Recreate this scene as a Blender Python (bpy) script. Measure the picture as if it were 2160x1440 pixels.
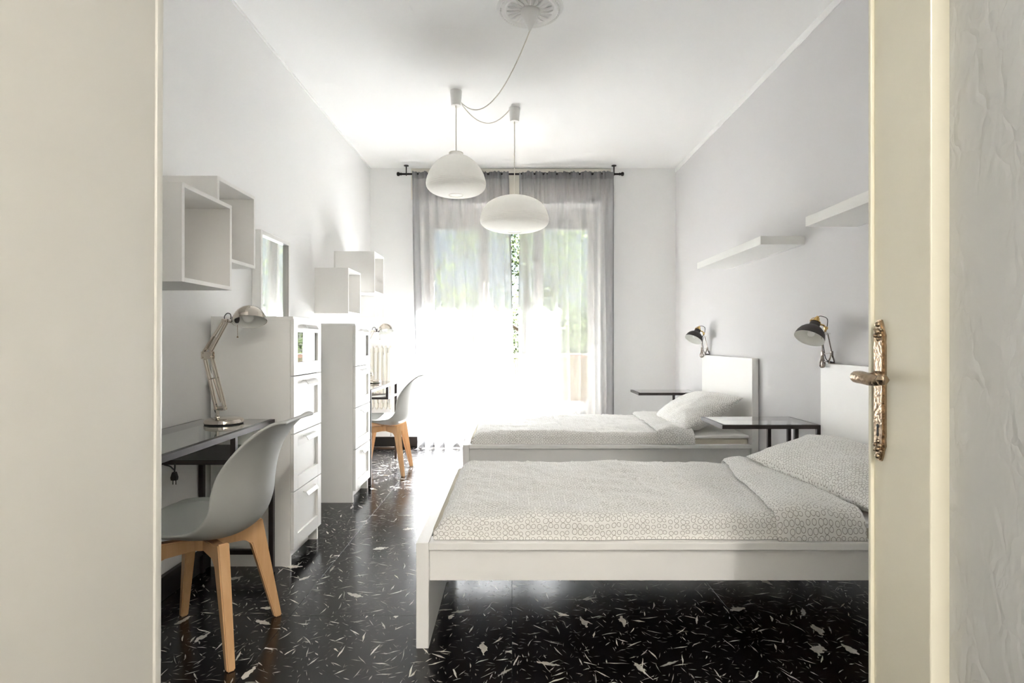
import bpy, bmesh, math, random
from mathutils import Vector, Matrix, noise, Quaternion

# ------------------------------------------------------------------ clear
for o in list(bpy.data.objects):
    bpy.data.objects.remove(o)
sc = bpy.context.scene
COL = sc.collection
R = math.radians

# ------------------------------------------------------------------ camera
cam_d = bpy.data.cameras.new('camera')
cam_d.sensor_width = 36.0
cam_d.lens = 1180.0 / 2160.0 * 36.0
cam_d.clip_start = 0.02
cam = bpy.data.objects.new('camera', cam_d)
COL.objects.link(cam)
cam.location = (0, 0, 1.12)
cam.rotation_euler = (R(90), 0, 0)
sc.camera = cam

# ------------------------------------------------------------------ world / sun / exposure
w = bpy.data.worlds.new('sky')
sc.world = w
w.use_nodes = True
wn = w.node_tree
wn.nodes.clear()
sky = wn.nodes.new('ShaderNodeTexSky')
sky.sky_type = 'HOSEK_WILKIE'
sky.turbidity = 4.0
sky.ground_albedo = 0.4
SUN_DIR = Vector((-0.35, -1.0, -0.88)).normalized()     # travel direction
sky.sun_direction = -SUN_DIR
bg = wn.nodes.new('ShaderNodeBackground')
bg.inputs['Strength'].default_value = 0.8
out = wn.nodes.new('ShaderNodeOutputWorld')
wn.links.new(sky.outputs[0], bg.inputs[0])
wn.links.new(bg.outputs[0], out.inputs[0])

sun_d = bpy.data.lights.new('sun', 'SUN')
sun_d.energy = 54.0
sun_d.angle = R(0.8)
sun_d.color = (1.0, 0.985, 0.985)
sun = bpy.data.objects.new('sun', sun_d)
COL.objects.link(sun)
sun.location = (4, 14, 12)
sun.rotation_euler = SUN_DIR.to_track_quat('-Z', 'Y').to_euler()

vs = sc.view_settings
vs.view_transform = 'Standard'
vs.look = 'None'
vs.gamma = 1.0
vs.use_curve_mapping = False
vs.exposure = 2.72
sc.cycles.max_bounces = 12
sc.cycles.diffuse_bounces = 9
sc.cycles.use_adaptive_sampling = True
sc.cycles.adaptive_threshold = 0.15
sc.cycles.adaptive_min_samples = 20
sc.cycles.light_sampling_threshold = 0.03
sc.cycles.glossy_bounces = 4
sc.cycles.transmission_bounces = 6
sc.cycles.transparent_max_bounces = 12
sc.cycles.caustics_reflective = False
sc.cycles.caustics_refractive = False
sc.cycles.sample_clamp_indirect = 12.0
sc.cycles.use_denoising = True

# ------------------------------------------------------------------ material helpers
MATS = {}


def newmat(name):
    m = bpy.data.materials.new(name)
    m.use_nodes = True
    nt = m.node_tree
    nt.nodes.clear()
    o = nt.nodes.new('ShaderNodeOutputMaterial')
    return m, nt, o


def N(nt, typ, **kw):
    n = nt.nodes.new(typ)
    for k, v in kw.items():
        setattr(n, k, v)
    return n


def pbr(name, col, rough=0.5, metal=0.0, var=0.03, vscale=6.0, bump=0.0, bscale=60.0, spec=0.5, coat=0.0,
        stretch=(1, 1, 1), sheen=0.0):
    m, nt, o = newmat(name)
    p = N(nt, 'ShaderNodeBsdfPrincipled')
    tc = N(nt, 'ShaderNodeTexCoord')
    mp = N(nt, 'ShaderNodeMapping')
    mp.inputs['Scale'].default_value = stretch
    nt.links.new(tc.outputs['Object'], mp.inputs[0])
    nz = N(nt, 'ShaderNodeTexNoise')
    nz.inputs['Scale'].default_value = vscale
    nz.inputs['Detail'].default_value = 1.5
    nt.links.new(mp.outputs[0], nz.inputs['Vector'])
    mx = N(nt, 'ShaderNodeMix', data_type='RGBA')
    c = Vector(col)
    mx.inputs['A'].default_value = (*[max(0, x * (1 - var)) for x in c], 1)
    mx.inputs['B'].default_value = (*[min(1, x * (1 + var)) for x in c], 1)
    nt.links.new(nz.outputs['Fac'], mx.inputs['Factor'])
    nt.links.new(mx.outputs['Result'], p.inputs['Base Color'])
    p.inputs['Roughness'].default_value = rough
    p.inputs['Metallic'].default_value = metal
    p.inputs['Specular IOR Level'].default_value = spec
    p.inputs['Coat Weight'].default_value = coat
    p.inputs['Sheen Weight'].default_value = sheen
    if bump:
        n2 = N(nt, 'ShaderNodeTexNoise')
        n2.inputs['Scale'].default_value = bscale
        n2.inputs['Detail'].default_value = 5
        nt.links.new(mp.outputs[0], n2.inputs['Vector'])
        b = N(nt, 'ShaderNodeBump')
        b.inputs['Strength'].default_value = bump
        b.inputs['Distance'].default_value = 0.01
        nt.links.new(n2.outputs['Fac'], b.inputs['Height'])
        nt.links.new(b.outputs[0], p.inputs['Normal'])
    nt.links.new(p.outputs[0], o.inputs['Surface'])
    MATS[name] = m
    return m


def math_node(nt, op, a, b=None, c=None):
    n = N(nt, 'ShaderNodeMath', operation=op)
    for i, v in enumerate((a, b, c)):
        if v is None:
            continue
        if isinstance(v, (int, float)):
            n.inputs[i].default_value = v
        else:
            nt.links.new(v, n.inputs[i])
    return n.outputs[0]


def floor_material():
    m, nt, o = newmat('black_marble_agglomerate')
    p = N(nt, 'ShaderNodeBsdfPrincipled')
    g = N(nt, 'ShaderNodeNewGeometry')
    oi = N(nt, 'ShaderNodeObjectInfo')
    off = N(nt, 'ShaderNodeCombineXYZ')
    k = math_node(nt, 'MULTIPLY', oi.outputs['Random'], 57.0)
    nt.links.new(k, off.inputs[0])
    nt.links.new(math_node(nt, 'MULTIPLY', k, 1.7), off.inputs[1])
    add = N(nt, 'ShaderNodeVectorMath', operation='ADD')
    nt.links.new(g.outputs['Position'], add.inputs[0])
    nt.links.new(off.outputs[0], add.inputs[1])
    base = add.outputs[0]
    # gentle warp so that slivers curve
    wz = N(nt, 'ShaderNodeTexNoise', noise_dimensions='2D')
    wz.inputs['Scale'].default_value = 5.0
    wz.inputs['Detail'].default_value = 2
    nt.links.new(base, wz.inputs['Vector'])
    ws = N(nt, 'ShaderNodeVectorMath', operation='MULTIPLY_ADD')
    nt.links.new(wz.outputs['Color'], ws.inputs[0])
    ws.inputs[1].default_value = (0.055, 0.055, 0)
    nt.links.new(base, ws.inputs[2])
    fine = N(nt, 'ShaderNodeTexNoise', noise_dimensions='2D')
    fine.inputs['Scale'].default_value = 60.0
    fine.inputs['Detail'].default_value = 3
    nt.links.new(base, fine.inputs['Vector'])
    total = None
    for (scale, present, length, width, bright, rag) in (
            (7.0, 0.24, 0.36, 0.11, 1.0, 0.9),
            (9.5, 0.42, 0.44, 0.030, 1.0, 0.35),
            (14.0, 0.50, 0.46, 0.040, 0.95, 0.45),
            (25.0, 0.50, 0.46, 0.050, 0.6, 0.5),
            (40.0, 0.45, 0.44, 0.07, 0.3, 0.5)):
        sv = N(nt, 'ShaderNodeVectorMath', operation='MULTIPLY')
        nt.links.new(ws.outputs[0], sv.inputs[0])
        sv.inputs[1].default_value = (scale, scale, 0)
        a2 = N(nt, 'ShaderNodeVectorMath', operation='ADD')
        nt.links.new(sv.outputs[0], a2.inputs[0])
        a2.inputs[1].default_value = (scale * 3.3, scale * 1.7, 0)
        v = N(nt, 'ShaderNodeTexVoronoi', voronoi_dimensions='2D', feature='F1')
        v.inputs['Scale'].default_value = 1.0
        v.inputs['Randomness'].default_value = 1.0
        nt.links.new(a2.outputs[0], v.inputs['Vector'])
        loc = N(nt, 'ShaderNodeVectorMath', operation='SUBTRACT')
        nt.links.new(a2.outputs[0], loc.inputs[0])
        nt.links.new(v.outputs['Position'], loc.inputs[1])
        sep = N(nt, 'ShaderNodeSeparateColor')
        nt.links.new(v.outputs['Color'], sep.inputs[0])
        rot = N(nt, 'ShaderNodeVectorRotate', rotation_type='Z_AXIS')
        nt.links.new(loc.outputs[0], rot.inputs['Vector'])
        nt.links.new(math_node(nt, 'MULTIPLY', sep.outputs[0], 6.283), rot.inputs['Angle'])
        sx = N(nt, 'ShaderNodeSeparateXYZ')
        nt.links.new(rot.outputs[0], sx.inputs[0])
        ax = math_node(nt, 'DIVIDE', math_node(nt, 'ABSOLUTE', sx.outputs[0]), length)
        wv = math_node(nt, 'MULTIPLY_ADD', sep.outputs[2], width * 1.2, width * 0.4)
        ay = math_node(nt, 'DIVIDE', math_node(nt, 'ABSOLUTE', sx.outputs[1]), wv)
        d = math_node(nt, 'ADD', ax, ay)
        d = math_node(nt, 'ADD', d, math_node(nt, 'MULTIPLY_ADD', fine.outputs['Fac'], rag * 1.6, -rag * 0.8))
        msk = math_node(nt, 'LESS_THAN', d, 0.85)
        on = math_node(nt, 'LESS_THAN', sep.outputs[1], present)
        val = math_node(nt, 'MULTIPLY', math_node(nt, 'MULTIPLY', msk, on),
                        math_node(nt, 'MULTIPLY_ADD', sep.outputs[2], 0.5 * bright, 0.5 * bright))
        total = val if total is None else math_node(nt, 'MAXIMUM', total, val)
    vein = math_node(nt, 'MULTIPLY_ADD', fine.outputs['Fac'], 0.5, 0.70)
    total = math_node(nt, 'MULTIPLY', total, vein)
    mx = N(nt, 'ShaderNodeMix', data_type='RGBA')
    mx.inputs['A'].default_value = (0.006, 0.0052, 0.006, 1)
    mx.inputs['B'].default_value = (0.74, 0.71, 0.64, 1)
    nt.links.new(total, mx.inputs['Factor'])
    nt.links.new(mx.outputs['Result'], p.inputs['Base Color'])
    sm = N(nt, 'ShaderNodeTexNoise')
    sm.inputs['Scale'].default_value = 5.0
    sm.inputs['Detail'].default_value = 6
    nt.links.new(base, sm.inputs['Vector'])
    nt.links.new(math_node(nt, 'MULTIPLY_ADD', sm.outputs['Fac'], 0.12, 0.15), p.inputs['Roughness'])
    b = N(nt, 'ShaderNodeBump')
    b.inputs['Strength'].default_value = 0.06
    b.inputs['Distance'].default_value = 0.01
    nt.links.new(sm.outputs['Fac'], b.inputs['Height'])
    nt.links.new(b.outputs[0], p.inputs['Normal'])
    nt.links.new(p.outputs[0], o.inputs['Surface'])
    return m


def ring_fabric():
    m, nt, o = newmat('ring_print_cotton')
    p = N(nt, 'ShaderNodeBsdfPrincipled')
    uv = N(nt, 'ShaderNodeUVMap')
    v = N(nt, 'ShaderNodeTexVoronoi', voronoi_dimensions='2D', feature='F1')
    v.inputs['Scale'].default_value = 47.0
    v.inputs['Randomness'].default_value = 0.34
    nt.links.new(uv.outputs[0], v.inputs['Vector'])
    sep = N(nt, 'ShaderNodeSeparateColor')
    nt.links.new(v.outputs['Color'], sep.inputs[0])
    rad = math_node(nt, 'MULTIPLY_ADD', sep.outputs[0], 0.11, 0.315)
    d = math_node(nt, 'ABSOLUTE', math_node(nt, 'SUBTRACT', v.outputs['Distance'], rad))
    msk = math_node(nt, 'LESS_THAN', d, 0.042)
    mx = N(nt, 'ShaderNodeMix', data_type='RGBA')
    mx.inputs['A'].default_value = (0.86, 0.85, 0.82, 1)
    mx.inputs['B'].default_value = (0.36, 0.34, 0.31, 1)
    nt.links.new(msk, mx.inputs['Factor'])
    nt.links.new(mx.outputs['Result'], p.inputs['Base Color'])
    p.inputs['Roughness'].default_value = 0.9
    p.inputs['Sheen Weight'].default_value = 0.3
    nz = N(nt, 'ShaderNodeTexNoise')
    nz.inputs['Scale'].default_value = 16.0
    nz.inputs['Detail'].default_value = 6
    nt.links.new(uv.outputs[0], nz.inputs['Vector'])
    b = N(nt, 'ShaderNodeBump')
    b.inputs['Strength'].default_value = 0.6
    b.inputs['Distance'].default_value = 0.010
    nt.links.new(nz.outputs['Fac'], b.inputs['Height'])
    nt.links.new(b.outputs[0], p.inputs['Normal'])
    nt.links.new(p.outputs[0], o.inputs['Surface'])
    return m


def sheer_material(name, col, see, weave=1.0):
    m, nt, o = newmat(name)
    tc = N(nt, 'ShaderNodeTexCoord')
    wv = N(nt, 'ShaderNodeTexNoise')
    wv.inputs['Scale'].default_value = 90.0
    mp = N(nt, 'ShaderNodeMapping')
    mp.inputs['Scale'].default_value = (1.6, 1.6, 0.12)
    nt.links.new(tc.outputs['Object'], mp.inputs[0])
    nt.links.new(mp.outputs[0], wv.inputs['Vector'])
    mx = N(nt, 'ShaderNodeMix', data_type='RGBA')
    mx.inputs['A'].default_value = (*[c * 0.9 for c in col], 1)
    mx.inputs['B'].default_value = (*[min(1, c * 1.1) for c in col], 1)
    nt.links.new(wv.outputs['Fac'], mx.inputs['Factor'])
    di = N(nt, 'ShaderNodeBsdfDiffuse')
    tl = N(nt, 'ShaderNodeBsdfTranslucent')
    nt.links.new(mx.outputs['Result'], di.inputs[0])
    nt.links.new(mx.outputs['Result'], tl.inputs[0])
    m1 = N(nt, 'ShaderNodeMixShader')
    m1.inputs[0].default_value = 0.55
    nt.links.new(di.outputs[0], m1.inputs[1])
    nt.links.new(tl.outputs[0], m1.inputs[2])
    tr = N(nt, 'ShaderNodeBsdfTransparent')
    m2 = N(nt, 'ShaderNodeMixShader')
    m2.inputs[0].default_value = see
    nt.links.new(m1.outputs[0], m2.inputs[1])
    nt.links.new(tr.outputs[0], m2.inputs[2])
    nt.links.new(m2.outputs[0], o.inputs['Surface'])
    return m


def paper_material(name, col):
    m, nt, o = newmat(name)
    tc = N(nt, 'ShaderNodeTexCoord')
    nz = N(nt, 'ShaderNodeTexNoise')
    nz.inputs['Scale'].default_value = 40.0
    nz.inputs['Detail'].default_value = 5
    nt.links.new(tc.outputs['Object'], nz.inputs['Vector'])
    mx = N(nt, 'ShaderNodeMix', data_type='RGBA')
    mx.inputs['A'].default_value = (*[c * 0.96 for c in col], 1)
    mx.inputs['B'].default_value = (*col, 1)
    nt.links.new(nz.outputs['Fac'], mx.inputs['Factor'])
    di = N(nt, 'ShaderNodeBsdfDiffuse')
    tl = N(nt, 'ShaderNodeBsdfTranslucent')
    nt.links.new(mx.outputs['Result'], di.inputs[0])
    nt.links.new(mx.outputs['Result'], tl.inputs[0])
    m1 = N(nt, 'ShaderNodeMixShader')
    m1.inputs[0].default_value = 0.42
    nt.links.new(di.outputs[0], m1.inputs[1])
    nt.links.new(tl.outputs[0], m1.inputs[2])
    nt.links.new(m1.outputs[0], o.inputs['Surface'])
    return m


def clear_glass(name, tint, gloss=1.0):
    m, nt, o = newmat(name)
    tr = N(nt, 'ShaderNodeBsdfTransparent')
    nz = N(nt, 'ShaderNodeTexNoise')
    nz.inputs['Scale'].default_value = 3.0
    mx = N(nt, 'ShaderNodeMix', data_type='RGBA')
    mx.inputs['A'].default_value = (*tint, 1)
    mx.inputs['B'].default_value = (*[min(1, t * 1.02) for t in tint], 1)
    nt.links.new(nz.outputs['Fac'], mx.inputs['Factor'])
    nt.links.new(mx.outputs['Result'], tr.inputs[0])
    gl = N(nt, 'ShaderNodeBsdfGlossy')
    gl.inputs['Roughness'].default_value = 0.01
    fr = N(nt, 'ShaderNodeFresnel')
    fr.inputs['IOR'].default_value = 1.5
    m1 = N(nt, 'ShaderNodeMixShader')
    ge = N(nt, 'ShaderNodeNewGeometry')
    front = math_node(nt, 'SUBTRACT', 1.0, ge.outputs['Backfacing'])
    nt.links.new(math_node(nt, 'MULTIPLY', math_node(nt, 'MULTIPLY', fr.outputs[0], gloss), front), m1.inputs[0])
    nt.links.new(tr.outputs[0], m1.inputs[1])
    nt.links.new(gl.outputs[0], m1.inputs[2])
    nt.links.new(m1.outputs[0], o.inputs['Surface'])
    return m


def textured_glass():
    m, nt, o = newmat('textured_obscure_glass')
    p = N(nt, 'ShaderNodeBsdfPrincipled')
    p.inputs['Base Color'].default_value = (0.97, 0.98, 0.97, 1)
    p.inputs['Roughness'].default_value = 0.14
    p.inputs['Transmission Weight'].default_value = 0.95
    p.inputs['IOR'].default_value = 1.3
    tc = N(nt, 'ShaderNodeTexCoord')
    mp = N(nt, 'ShaderNodeMapping')
    mp.inputs['Scale'].default_value = (1, 1.0, 0.45)
    nt.links.new(tc.outputs['Object'], mp.inputs[0])
    wz = N(nt, 'ShaderNodeTexNoise')
    wz.inputs['Scale'].default_value = 14.0
    wz.inputs['Detail'].default_value = 3
    nt.links.new(mp.outputs[0], wz.inputs['Vector'])
    ma = N(nt, 'ShaderNodeVectorMath', operation='MULTIPLY_ADD')
    nt.links.new(wz.outputs['Color'], ma.inputs[0])
    ma.inputs[1].default_value = (0.09, 0.09, 0.09)
    nt.links.new(mp.outputs[0], ma.inputs[2])
    v = N(nt, 'ShaderNodeTexVoronoi', feature='DISTANCE_TO_EDGE')
    v.inputs['Scale'].default_value = 22.0
    nt.links.new(ma.outputs[0], v.inputs['Vector'])
    rp = N(nt, 'ShaderNodeMapRange')
    rp.inputs['From Max'].default_value = 0.22
    nt.links.new(v.outputs['Distance'], rp.inputs['Value'])
    pat = N(nt, 'ShaderNodeTexNoise')
    pat.inputs['Scale'].default_value = 10.0
    nt.links.new(mp.outputs[0], pat.inputs['Vector'])
    gate = N(nt, 'ShaderNodeMapRange')
    gate.inputs['From Min'].default_value = 0.36
    gate.inputs['From Max'].default_value = 0.62
    nt.links.new(pat.outputs['Fac'], gate.inputs['Value'])
    h = math_node(nt, 'MULTIPLY', rp.outputs[0], gate.outputs[0])
    b = N(nt, 'ShaderNodeBump')
    b.inputs['Strength'].default_value = 0.6
    b.inputs['Distance'].default_value = 0.005
    nt.links.new(h, b.inputs['Height'])
    nt.links.new(b.outputs[0], p.inputs['Normal'])
    tl = N(nt, 'ShaderNodeBsdfTranslucent')
    tl.inputs[0].default_value = (0.95, 0.96, 0.95, 1)
    nt.links.new(b.outputs[0], tl.inputs['Normal'])
    ms = N(nt, 'ShaderNodeMixShader')
    ms.inputs[0].default_value = 0.70
    nt.links.new(p.outputs[0], ms.inputs[1])
    df = N(nt, 'ShaderNodeBsdfDiffuse')
    df.inputs[0].default_value = (0.96, 0.97, 0.965, 1)
    nt.links.new(b.outputs[0], df.inputs['Normal'])
    md = N(nt, 'ShaderNodeMixShader')
    md.inputs[0].default_value = 0.15
    nt.links.new(df.outputs[0], md.inputs[1])
    nt.links.new(tl.outputs[0], md.inputs[2])
    nt.links.new(md.outputs[0], ms.inputs[2])
    nt.links.new(ms.outputs[0], o.inputs['Surface'])
    return m


def wood_material():
    m, nt, o = newmat('beech_wood')
    p = N(nt, 'ShaderNodeBsdfPrincipled')
    tc = N(nt, 'ShaderNodeTexCoord')
    mp = N(nt, 'ShaderNodeMapping')
    mp.inputs['Scale'].default_value = (40, 40, 3)
    nt.links.new(tc.outputs['Object'], mp.inputs[0])
    nz = N(nt, 'ShaderNodeTexNoise')
    nz.inputs['Scale'].default_value = 1.5
    nz.inputs['Detail'].default_value = 5
    nz.inputs['Distortion'].default_value = 0.6
    nt.links.new(mp.outputs[0], nz.inputs['Vector'])
    mx = N(nt, 'ShaderNodeMix', data_type='RGBA')
    mx.inputs['A'].default_value = (0.60, 0.33, 0.145, 1)
    mx.inputs['B'].default_value = (0.79, 0.51, 0.27, 1)
    nt.links.new(nz.outputs['Fac'], mx.inputs['Factor'])
    nt.links.new(mx.outputs['Result'], p.inputs['Base Color'])
    p.inputs['Roughness'].default_value = 0.45
    nt.links.new(p.outputs[0], o.inputs['Surface'])
    return m


def leaf_material():
    m, nt, o = newmat('leaves')
    oi = N(nt, 'ShaderNodeNewGeometry')
    mx = N(nt, 'ShaderNodeMix', data_type='RGBA')
    mx.inputs['A'].default_value = (0.030, 0.043, 0.020, 1)
    mx.inputs['B'].default_value = (0.095, 0.118, 0.055, 1)
    nt.links.new(oi.outputs['Random Per Island'], mx.inputs['Factor'])
    di = N(nt, 'ShaderNodeBsdfDiffuse')
    tl = N(nt, 'ShaderNodeBsdfTranslucent')
    nt.links.new(mx.outputs['Result'], di.inputs[0])
    nt.links.new(mx.outputs['Result'], tl.inputs[0])
    m1 = N(nt, 'ShaderNodeMixShader')
    m1.inputs[0].default_value = 0.35
    nt.links.new(di.outputs[0], m1.inputs[1])
    nt.links.new(tl.outputs[0], m1.inputs[2])
    nt.links.new(m1.outputs[0], o.inputs['Surface'])
    return m


M = {}
M['floor'] = floor_material()
M['rings'] = ring_fabric()
M['sheer'] = sheer_material('grey_sheer_voile', (0.44, 0.44, 0.45), 0.24)
M['sheer_hem'] = sheer_material('grey_voile_hem', (0.36, 0.36, 0.37), 0.16)
M['paper'] = paper_material('rice_paper', (0.94, 0.93, 0.90))
M['winglass'] = clear_glass('window_glass', (0.96, 0.975, 0.97), 0.6)
M['deskglass'] = clear_glass('table_glass', (0.90, 0.935, 0.91), 1.7)
M['drawerglass'] = clear_glass('drawer_glass', (0.82, 0.84, 0.83), 2.2)
M['texglass'] = textured_glass()
M['wood'] = wood_material()
M['leaf'] = leaf_material()
M['wall'] = pbr('white_wall_paint', (0.90, 0.90, 0.895), 0.85, var=0.012, vscale=3)
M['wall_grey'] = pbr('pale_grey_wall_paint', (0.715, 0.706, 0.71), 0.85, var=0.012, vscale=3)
M['ceiling'] = pbr('white_ceiling_paint', (0.92, 0.92, 0.915), 0.9, var=0.01, vscale=2)
M['cream'] = pbr('cream_gloss_paint', (0.86, 0.825, 0.69), 0.26, var=0.03, vscale=7, bump=0.06, bscale=35)
M['casing'] = pbr('ivory_satin_paint', (0.72, 0.705, 0.65), 0.42, var=0.02, vscale=4, bump=0.04, bscale=40)
M['shutterbox'] = pbr('cream_panel_paint', (0.74, 0.71, 0.64), 0.6)
M['lam'] = pbr('white_laminate', (0.88, 0.875, 0.855), 0.42, var=0.01)
M['lam2'] = pbr('white_foil', (0.88, 0.875, 0.85), 0.35, var=0.01)
M['cubein'] = pbr('white_cube_foil', (0.88, 0.87, 0.85), 0.5, var=0.01)
M['blackbase'] = pbr('black_skirting', (0.018, 0.016, 0.016), 0.35)
M['blackmetal'] = pbr('black_brown_steel', (0.030, 0.022, 0.022), 0.38, metal=0.2, var=0.1)
M['greyplastic'] = pbr('grey_polypropylene', (0.40, 0.405, 0.385), 0.42, var=0.015)
M['nickel'] = pbr('polished_nickel', (0.66, 0.60, 0.53), 0.08, metal=1.0, var=0.03)
M['chrome'] = pbr('chrome', (0.80, 0.78, 0.76), 0.12, metal=1.0)
M['clampmetal'] = pbr('dark_nickel', (0.40, 0.35, 0.31), 0.18, metal=1.0, var=0.2, vscale=40)
M['brass'] = pbr('brass', (0.72, 0.50, 0.20), 0.25, metal=1.0, var=0.05)
M['oldbrass'] = pbr('aged_brass', (0.42, 0.32, 0.22), 0.22, metal=1.0, var=0.35, vscale=90, bump=0.25, bscale=120)
M['charcoal'] = pbr('charcoal_enamel', (0.045, 0.038, 0.038), 0.5)
M['shadewhite'] = pbr('white_enamel', (0.85, 0.85, 0.82), 0.4)
M['bulb'] = pbr('frosted_bulb', (0.88, 0.87, 0.85), 0.25)
M['blackcord'] = pbr('black_rubber', (0.02, 0.02, 0.02), 0.5)
M['whitecord'] = pbr('ivory_cord', (0.78, 0.75, 0.68), 0.5)
M['whiteplastic'] = pbr('white_plastic', (0.84, 0.83, 0.81), 0.4)
M['sheet'] = pbr('white_cotton_sheet', (0.80, 0.79, 0.765), 0.9, bump=0.25, bscale=40)
M['mattress'] = pbr('ecru_mattress_ticking', (0.55, 0.51, 0.42), 0.9, bump=0.2, bscale=200)
M['plaster'] = pbr('plaster_rosette', (0.86, 0.855, 0.84), 0.85)
M['radiator'] = pbr('ivory_radiator_enamel', (0.80, 0.775, 0.71), 0.4)
M['curtainrod'] = pbr('black_iron_rod', (0.022, 0.018, 0.018), 0.4, metal=0.4)
M['winframe'] = pbr('white_window_paint', (0.80, 0.78, 0.74), 0.45)
M['stone'] = pbr('balcony_stone', (0.30, 0.29, 0.28), 0.8, var=0.08, bump=0.1)
M['extwall'] = pbr('pale_exterior_render', (0.40, 0.395, 0.385), 0.9, var=0.05)
M['terracotta'] = pbr('terracotta_rail', (0.34, 0.20, 0.15), 0.7, var=0.1)
M['reed'] = pbr('reed_cane', (0.22, 0.17, 0.11), 0.8, var=0.3, vscale=30, stretch=(6, 6, 1))
M['bark'] = pbr('bark', (0.12, 0.085, 0.06), 0.9, var=0.3, vscale=12, bump=0.5, bscale=20)
M['grass'] = pbr('asphalt_street', (0.055, 0.056, 0.06), 0.95, var=0.3)
M['hallwall'] = pbr('hall_wall_paint', (0.88, 0.87, 0.84), 0.85)
m_, nt_, o_ = newmat('mirror_glass')
g_ = N(nt_, 'ShaderNodeBsdfGlossy')
g_.inputs['Roughness'].default_value = 0.0
g_.inputs['Color'].default_value = (0.90, 0.92, 0.91, 1)
nt_.links.new(g_.outputs[0], o_.inputs['Surface'])
M['mirror'] = m_
m_, nt_, o_ = newmat('fill_lamp_glow')
e_ = N(nt_, 'ShaderNodeEmission')
e_.inputs['Color'].default_value = (1.0, 0.95, 0.89, 1)
e_.inputs['Strength'].default_value = 18.5  # emission for the fill lamps added in the hall
nt_.links.new(e_.outputs[0], o_.inputs['Surface'])
M['fill_glow'] = m_


# ------------------------------------------------------------------ geometry helpers
def newbm():
    return bmesh.new()


def box(bm, x0, x1, y0, y1, z0, z1, bev=0.0, seg=2):
    t = bmesh.new()
    vs_ = [t.verts.new(p) for p in ((x0, y0, z0), (x1, y0, z0), (x1, y1, z0), (x0, y1, z0),
                                    (x0, y0, z1), (x1, y0, z1), (x1, y1, z1), (x0, y1, z1))]
    for f in ((0, 3, 2, 1), (4, 5, 6, 7), (0, 1, 5, 4), (1, 2, 6, 5), (2, 3, 7, 6), (3, 0, 4, 7)):
        t.faces.new([vs_[i] for i in f])
    if bev > 0:
        bmesh.ops.bevel(t, geom=list(t.edges), offset=bev, segments=seg, affect='EDGES', profile=0.5)
    merge(bm, t)
    return bm


def merge(bm, t, mat=None):
    me = bpy.data.meshes.new('tmp')
    if mat is not None:
        bmesh.ops.transform(t, matrix=mat, verts=t.verts)
    t.to_mesh(me)
    t.free()
    bm.from_mesh(me)
    bpy.data.meshes.remove(me)


def prism(bm, pts, axis, a, b):
    """extrude a closed 2-D outline: axis 'x' takes (y,z), 'y' takes (x,z), 'z' takes (x,y)"""
    def P(p, t):
        return {'x': (t, p[0], p[1]), 'y': (p[0], t, p[1]), 'z': (p[0], p[1], t)}[axis]
    A = [bm.verts.new(P(p, a)) for p in pts]
    B = [bm.verts.new(P(p, b)) for p in pts]
    n = len(pts)
    for i in range(n):
        bm.faces.new((A[i], A[(i + 1) % n], B[(i + 1) % n], B[i]))
    bm.faces.new(A)
    bm.faces.new(list(reversed(B)))
    return bm


def tube(bm, pts, r, n=8, square=False, caps=True):
    pts = [Vector(p) for p in pts]
    rs = r if isinstance(r, (list, tuple)) else [r] * len(pts)
    tang = []
    for i in range(len(pts)):
        a = pts[max(0, i - 1)]
        b = pts[min(len(pts) - 1, i + 1)]
        tang.append((b - a).normalized())
    t0 = tang[0]
    up = Vector((0, 0, 1)) if abs(t0.z) < 0.9 else Vector((0, 1, 0))
    u = t0.cross(up).normalized()
    rings = []
    k = 4 if square else n
    for i, p in enumerate(pts):
        if i:
            q = tang[i - 1].rotation_difference(tang[i])
            u = (q @ u).normalized()
        v = tang[i].cross(u).normalized()
        ring = []
        for j in range(k):
            a = 2 * math.pi * j / k + (math.pi / 4 if square else 0)
            rr = rs[i] * (1.41421 if square else 1)
            ring.append(bm.verts.new(p + (u * math.cos(a) + v * math.sin(a)) * rr))
        rings.append(ring)
    for i in range(len(rings) - 1):
        for j in range(k):
            bm.faces.new((rings[i][j], rings[i][(j + 1) % k], rings[i + 1][(j + 1) % k], rings[i + 1][j]))
    if caps:
        bm.faces.new(list(reversed(rings[0])))
        bm.faces.new(rings[-1])
    return bm


def lathe(bm, prof, n=32, mat=None, closed=False):
    """profile of (r, z); revolves about z, then transformed by mat"""
    t = bmesh.new()
    rings = []
    for r, z in prof:
        if r < 1e-6:
            rings.append([t.verts.new((0, 0, z))])
        else:
            rings.append([t.verts.new((r * math.cos(2 * math.pi * j / n), r * math.sin(2 * math.pi * j / n), z))
                          for j in range(n)])
    for i in range(len(rings) - 1):
        A, B = rings[i], rings[i + 1]
        for j in range(n):
            k = (j + 1) % n
            if len(A) == 1 and len(B) == 1:
                continue
            if len(A) == 1:
                t.faces.new((A[0], B[k], B[j]))
            elif len(B) == 1:
                t.faces.new((A[j], A[k], B[0]))
            else:
                t.faces.new((A[j], A[k], B[k], B[j]))
    bmesh.ops.recalc_face_normals(t, faces=t.faces)
    merge(bm, t, mat)
    return bm


def axis_mat(origin, zdir):
    q = Vector((0, 0, 1)).rotation_difference(Vector(zdir).normalized())
    return Matrix.Translation(Vector(origin)) @ q.to_matrix().to_4x4()


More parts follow.
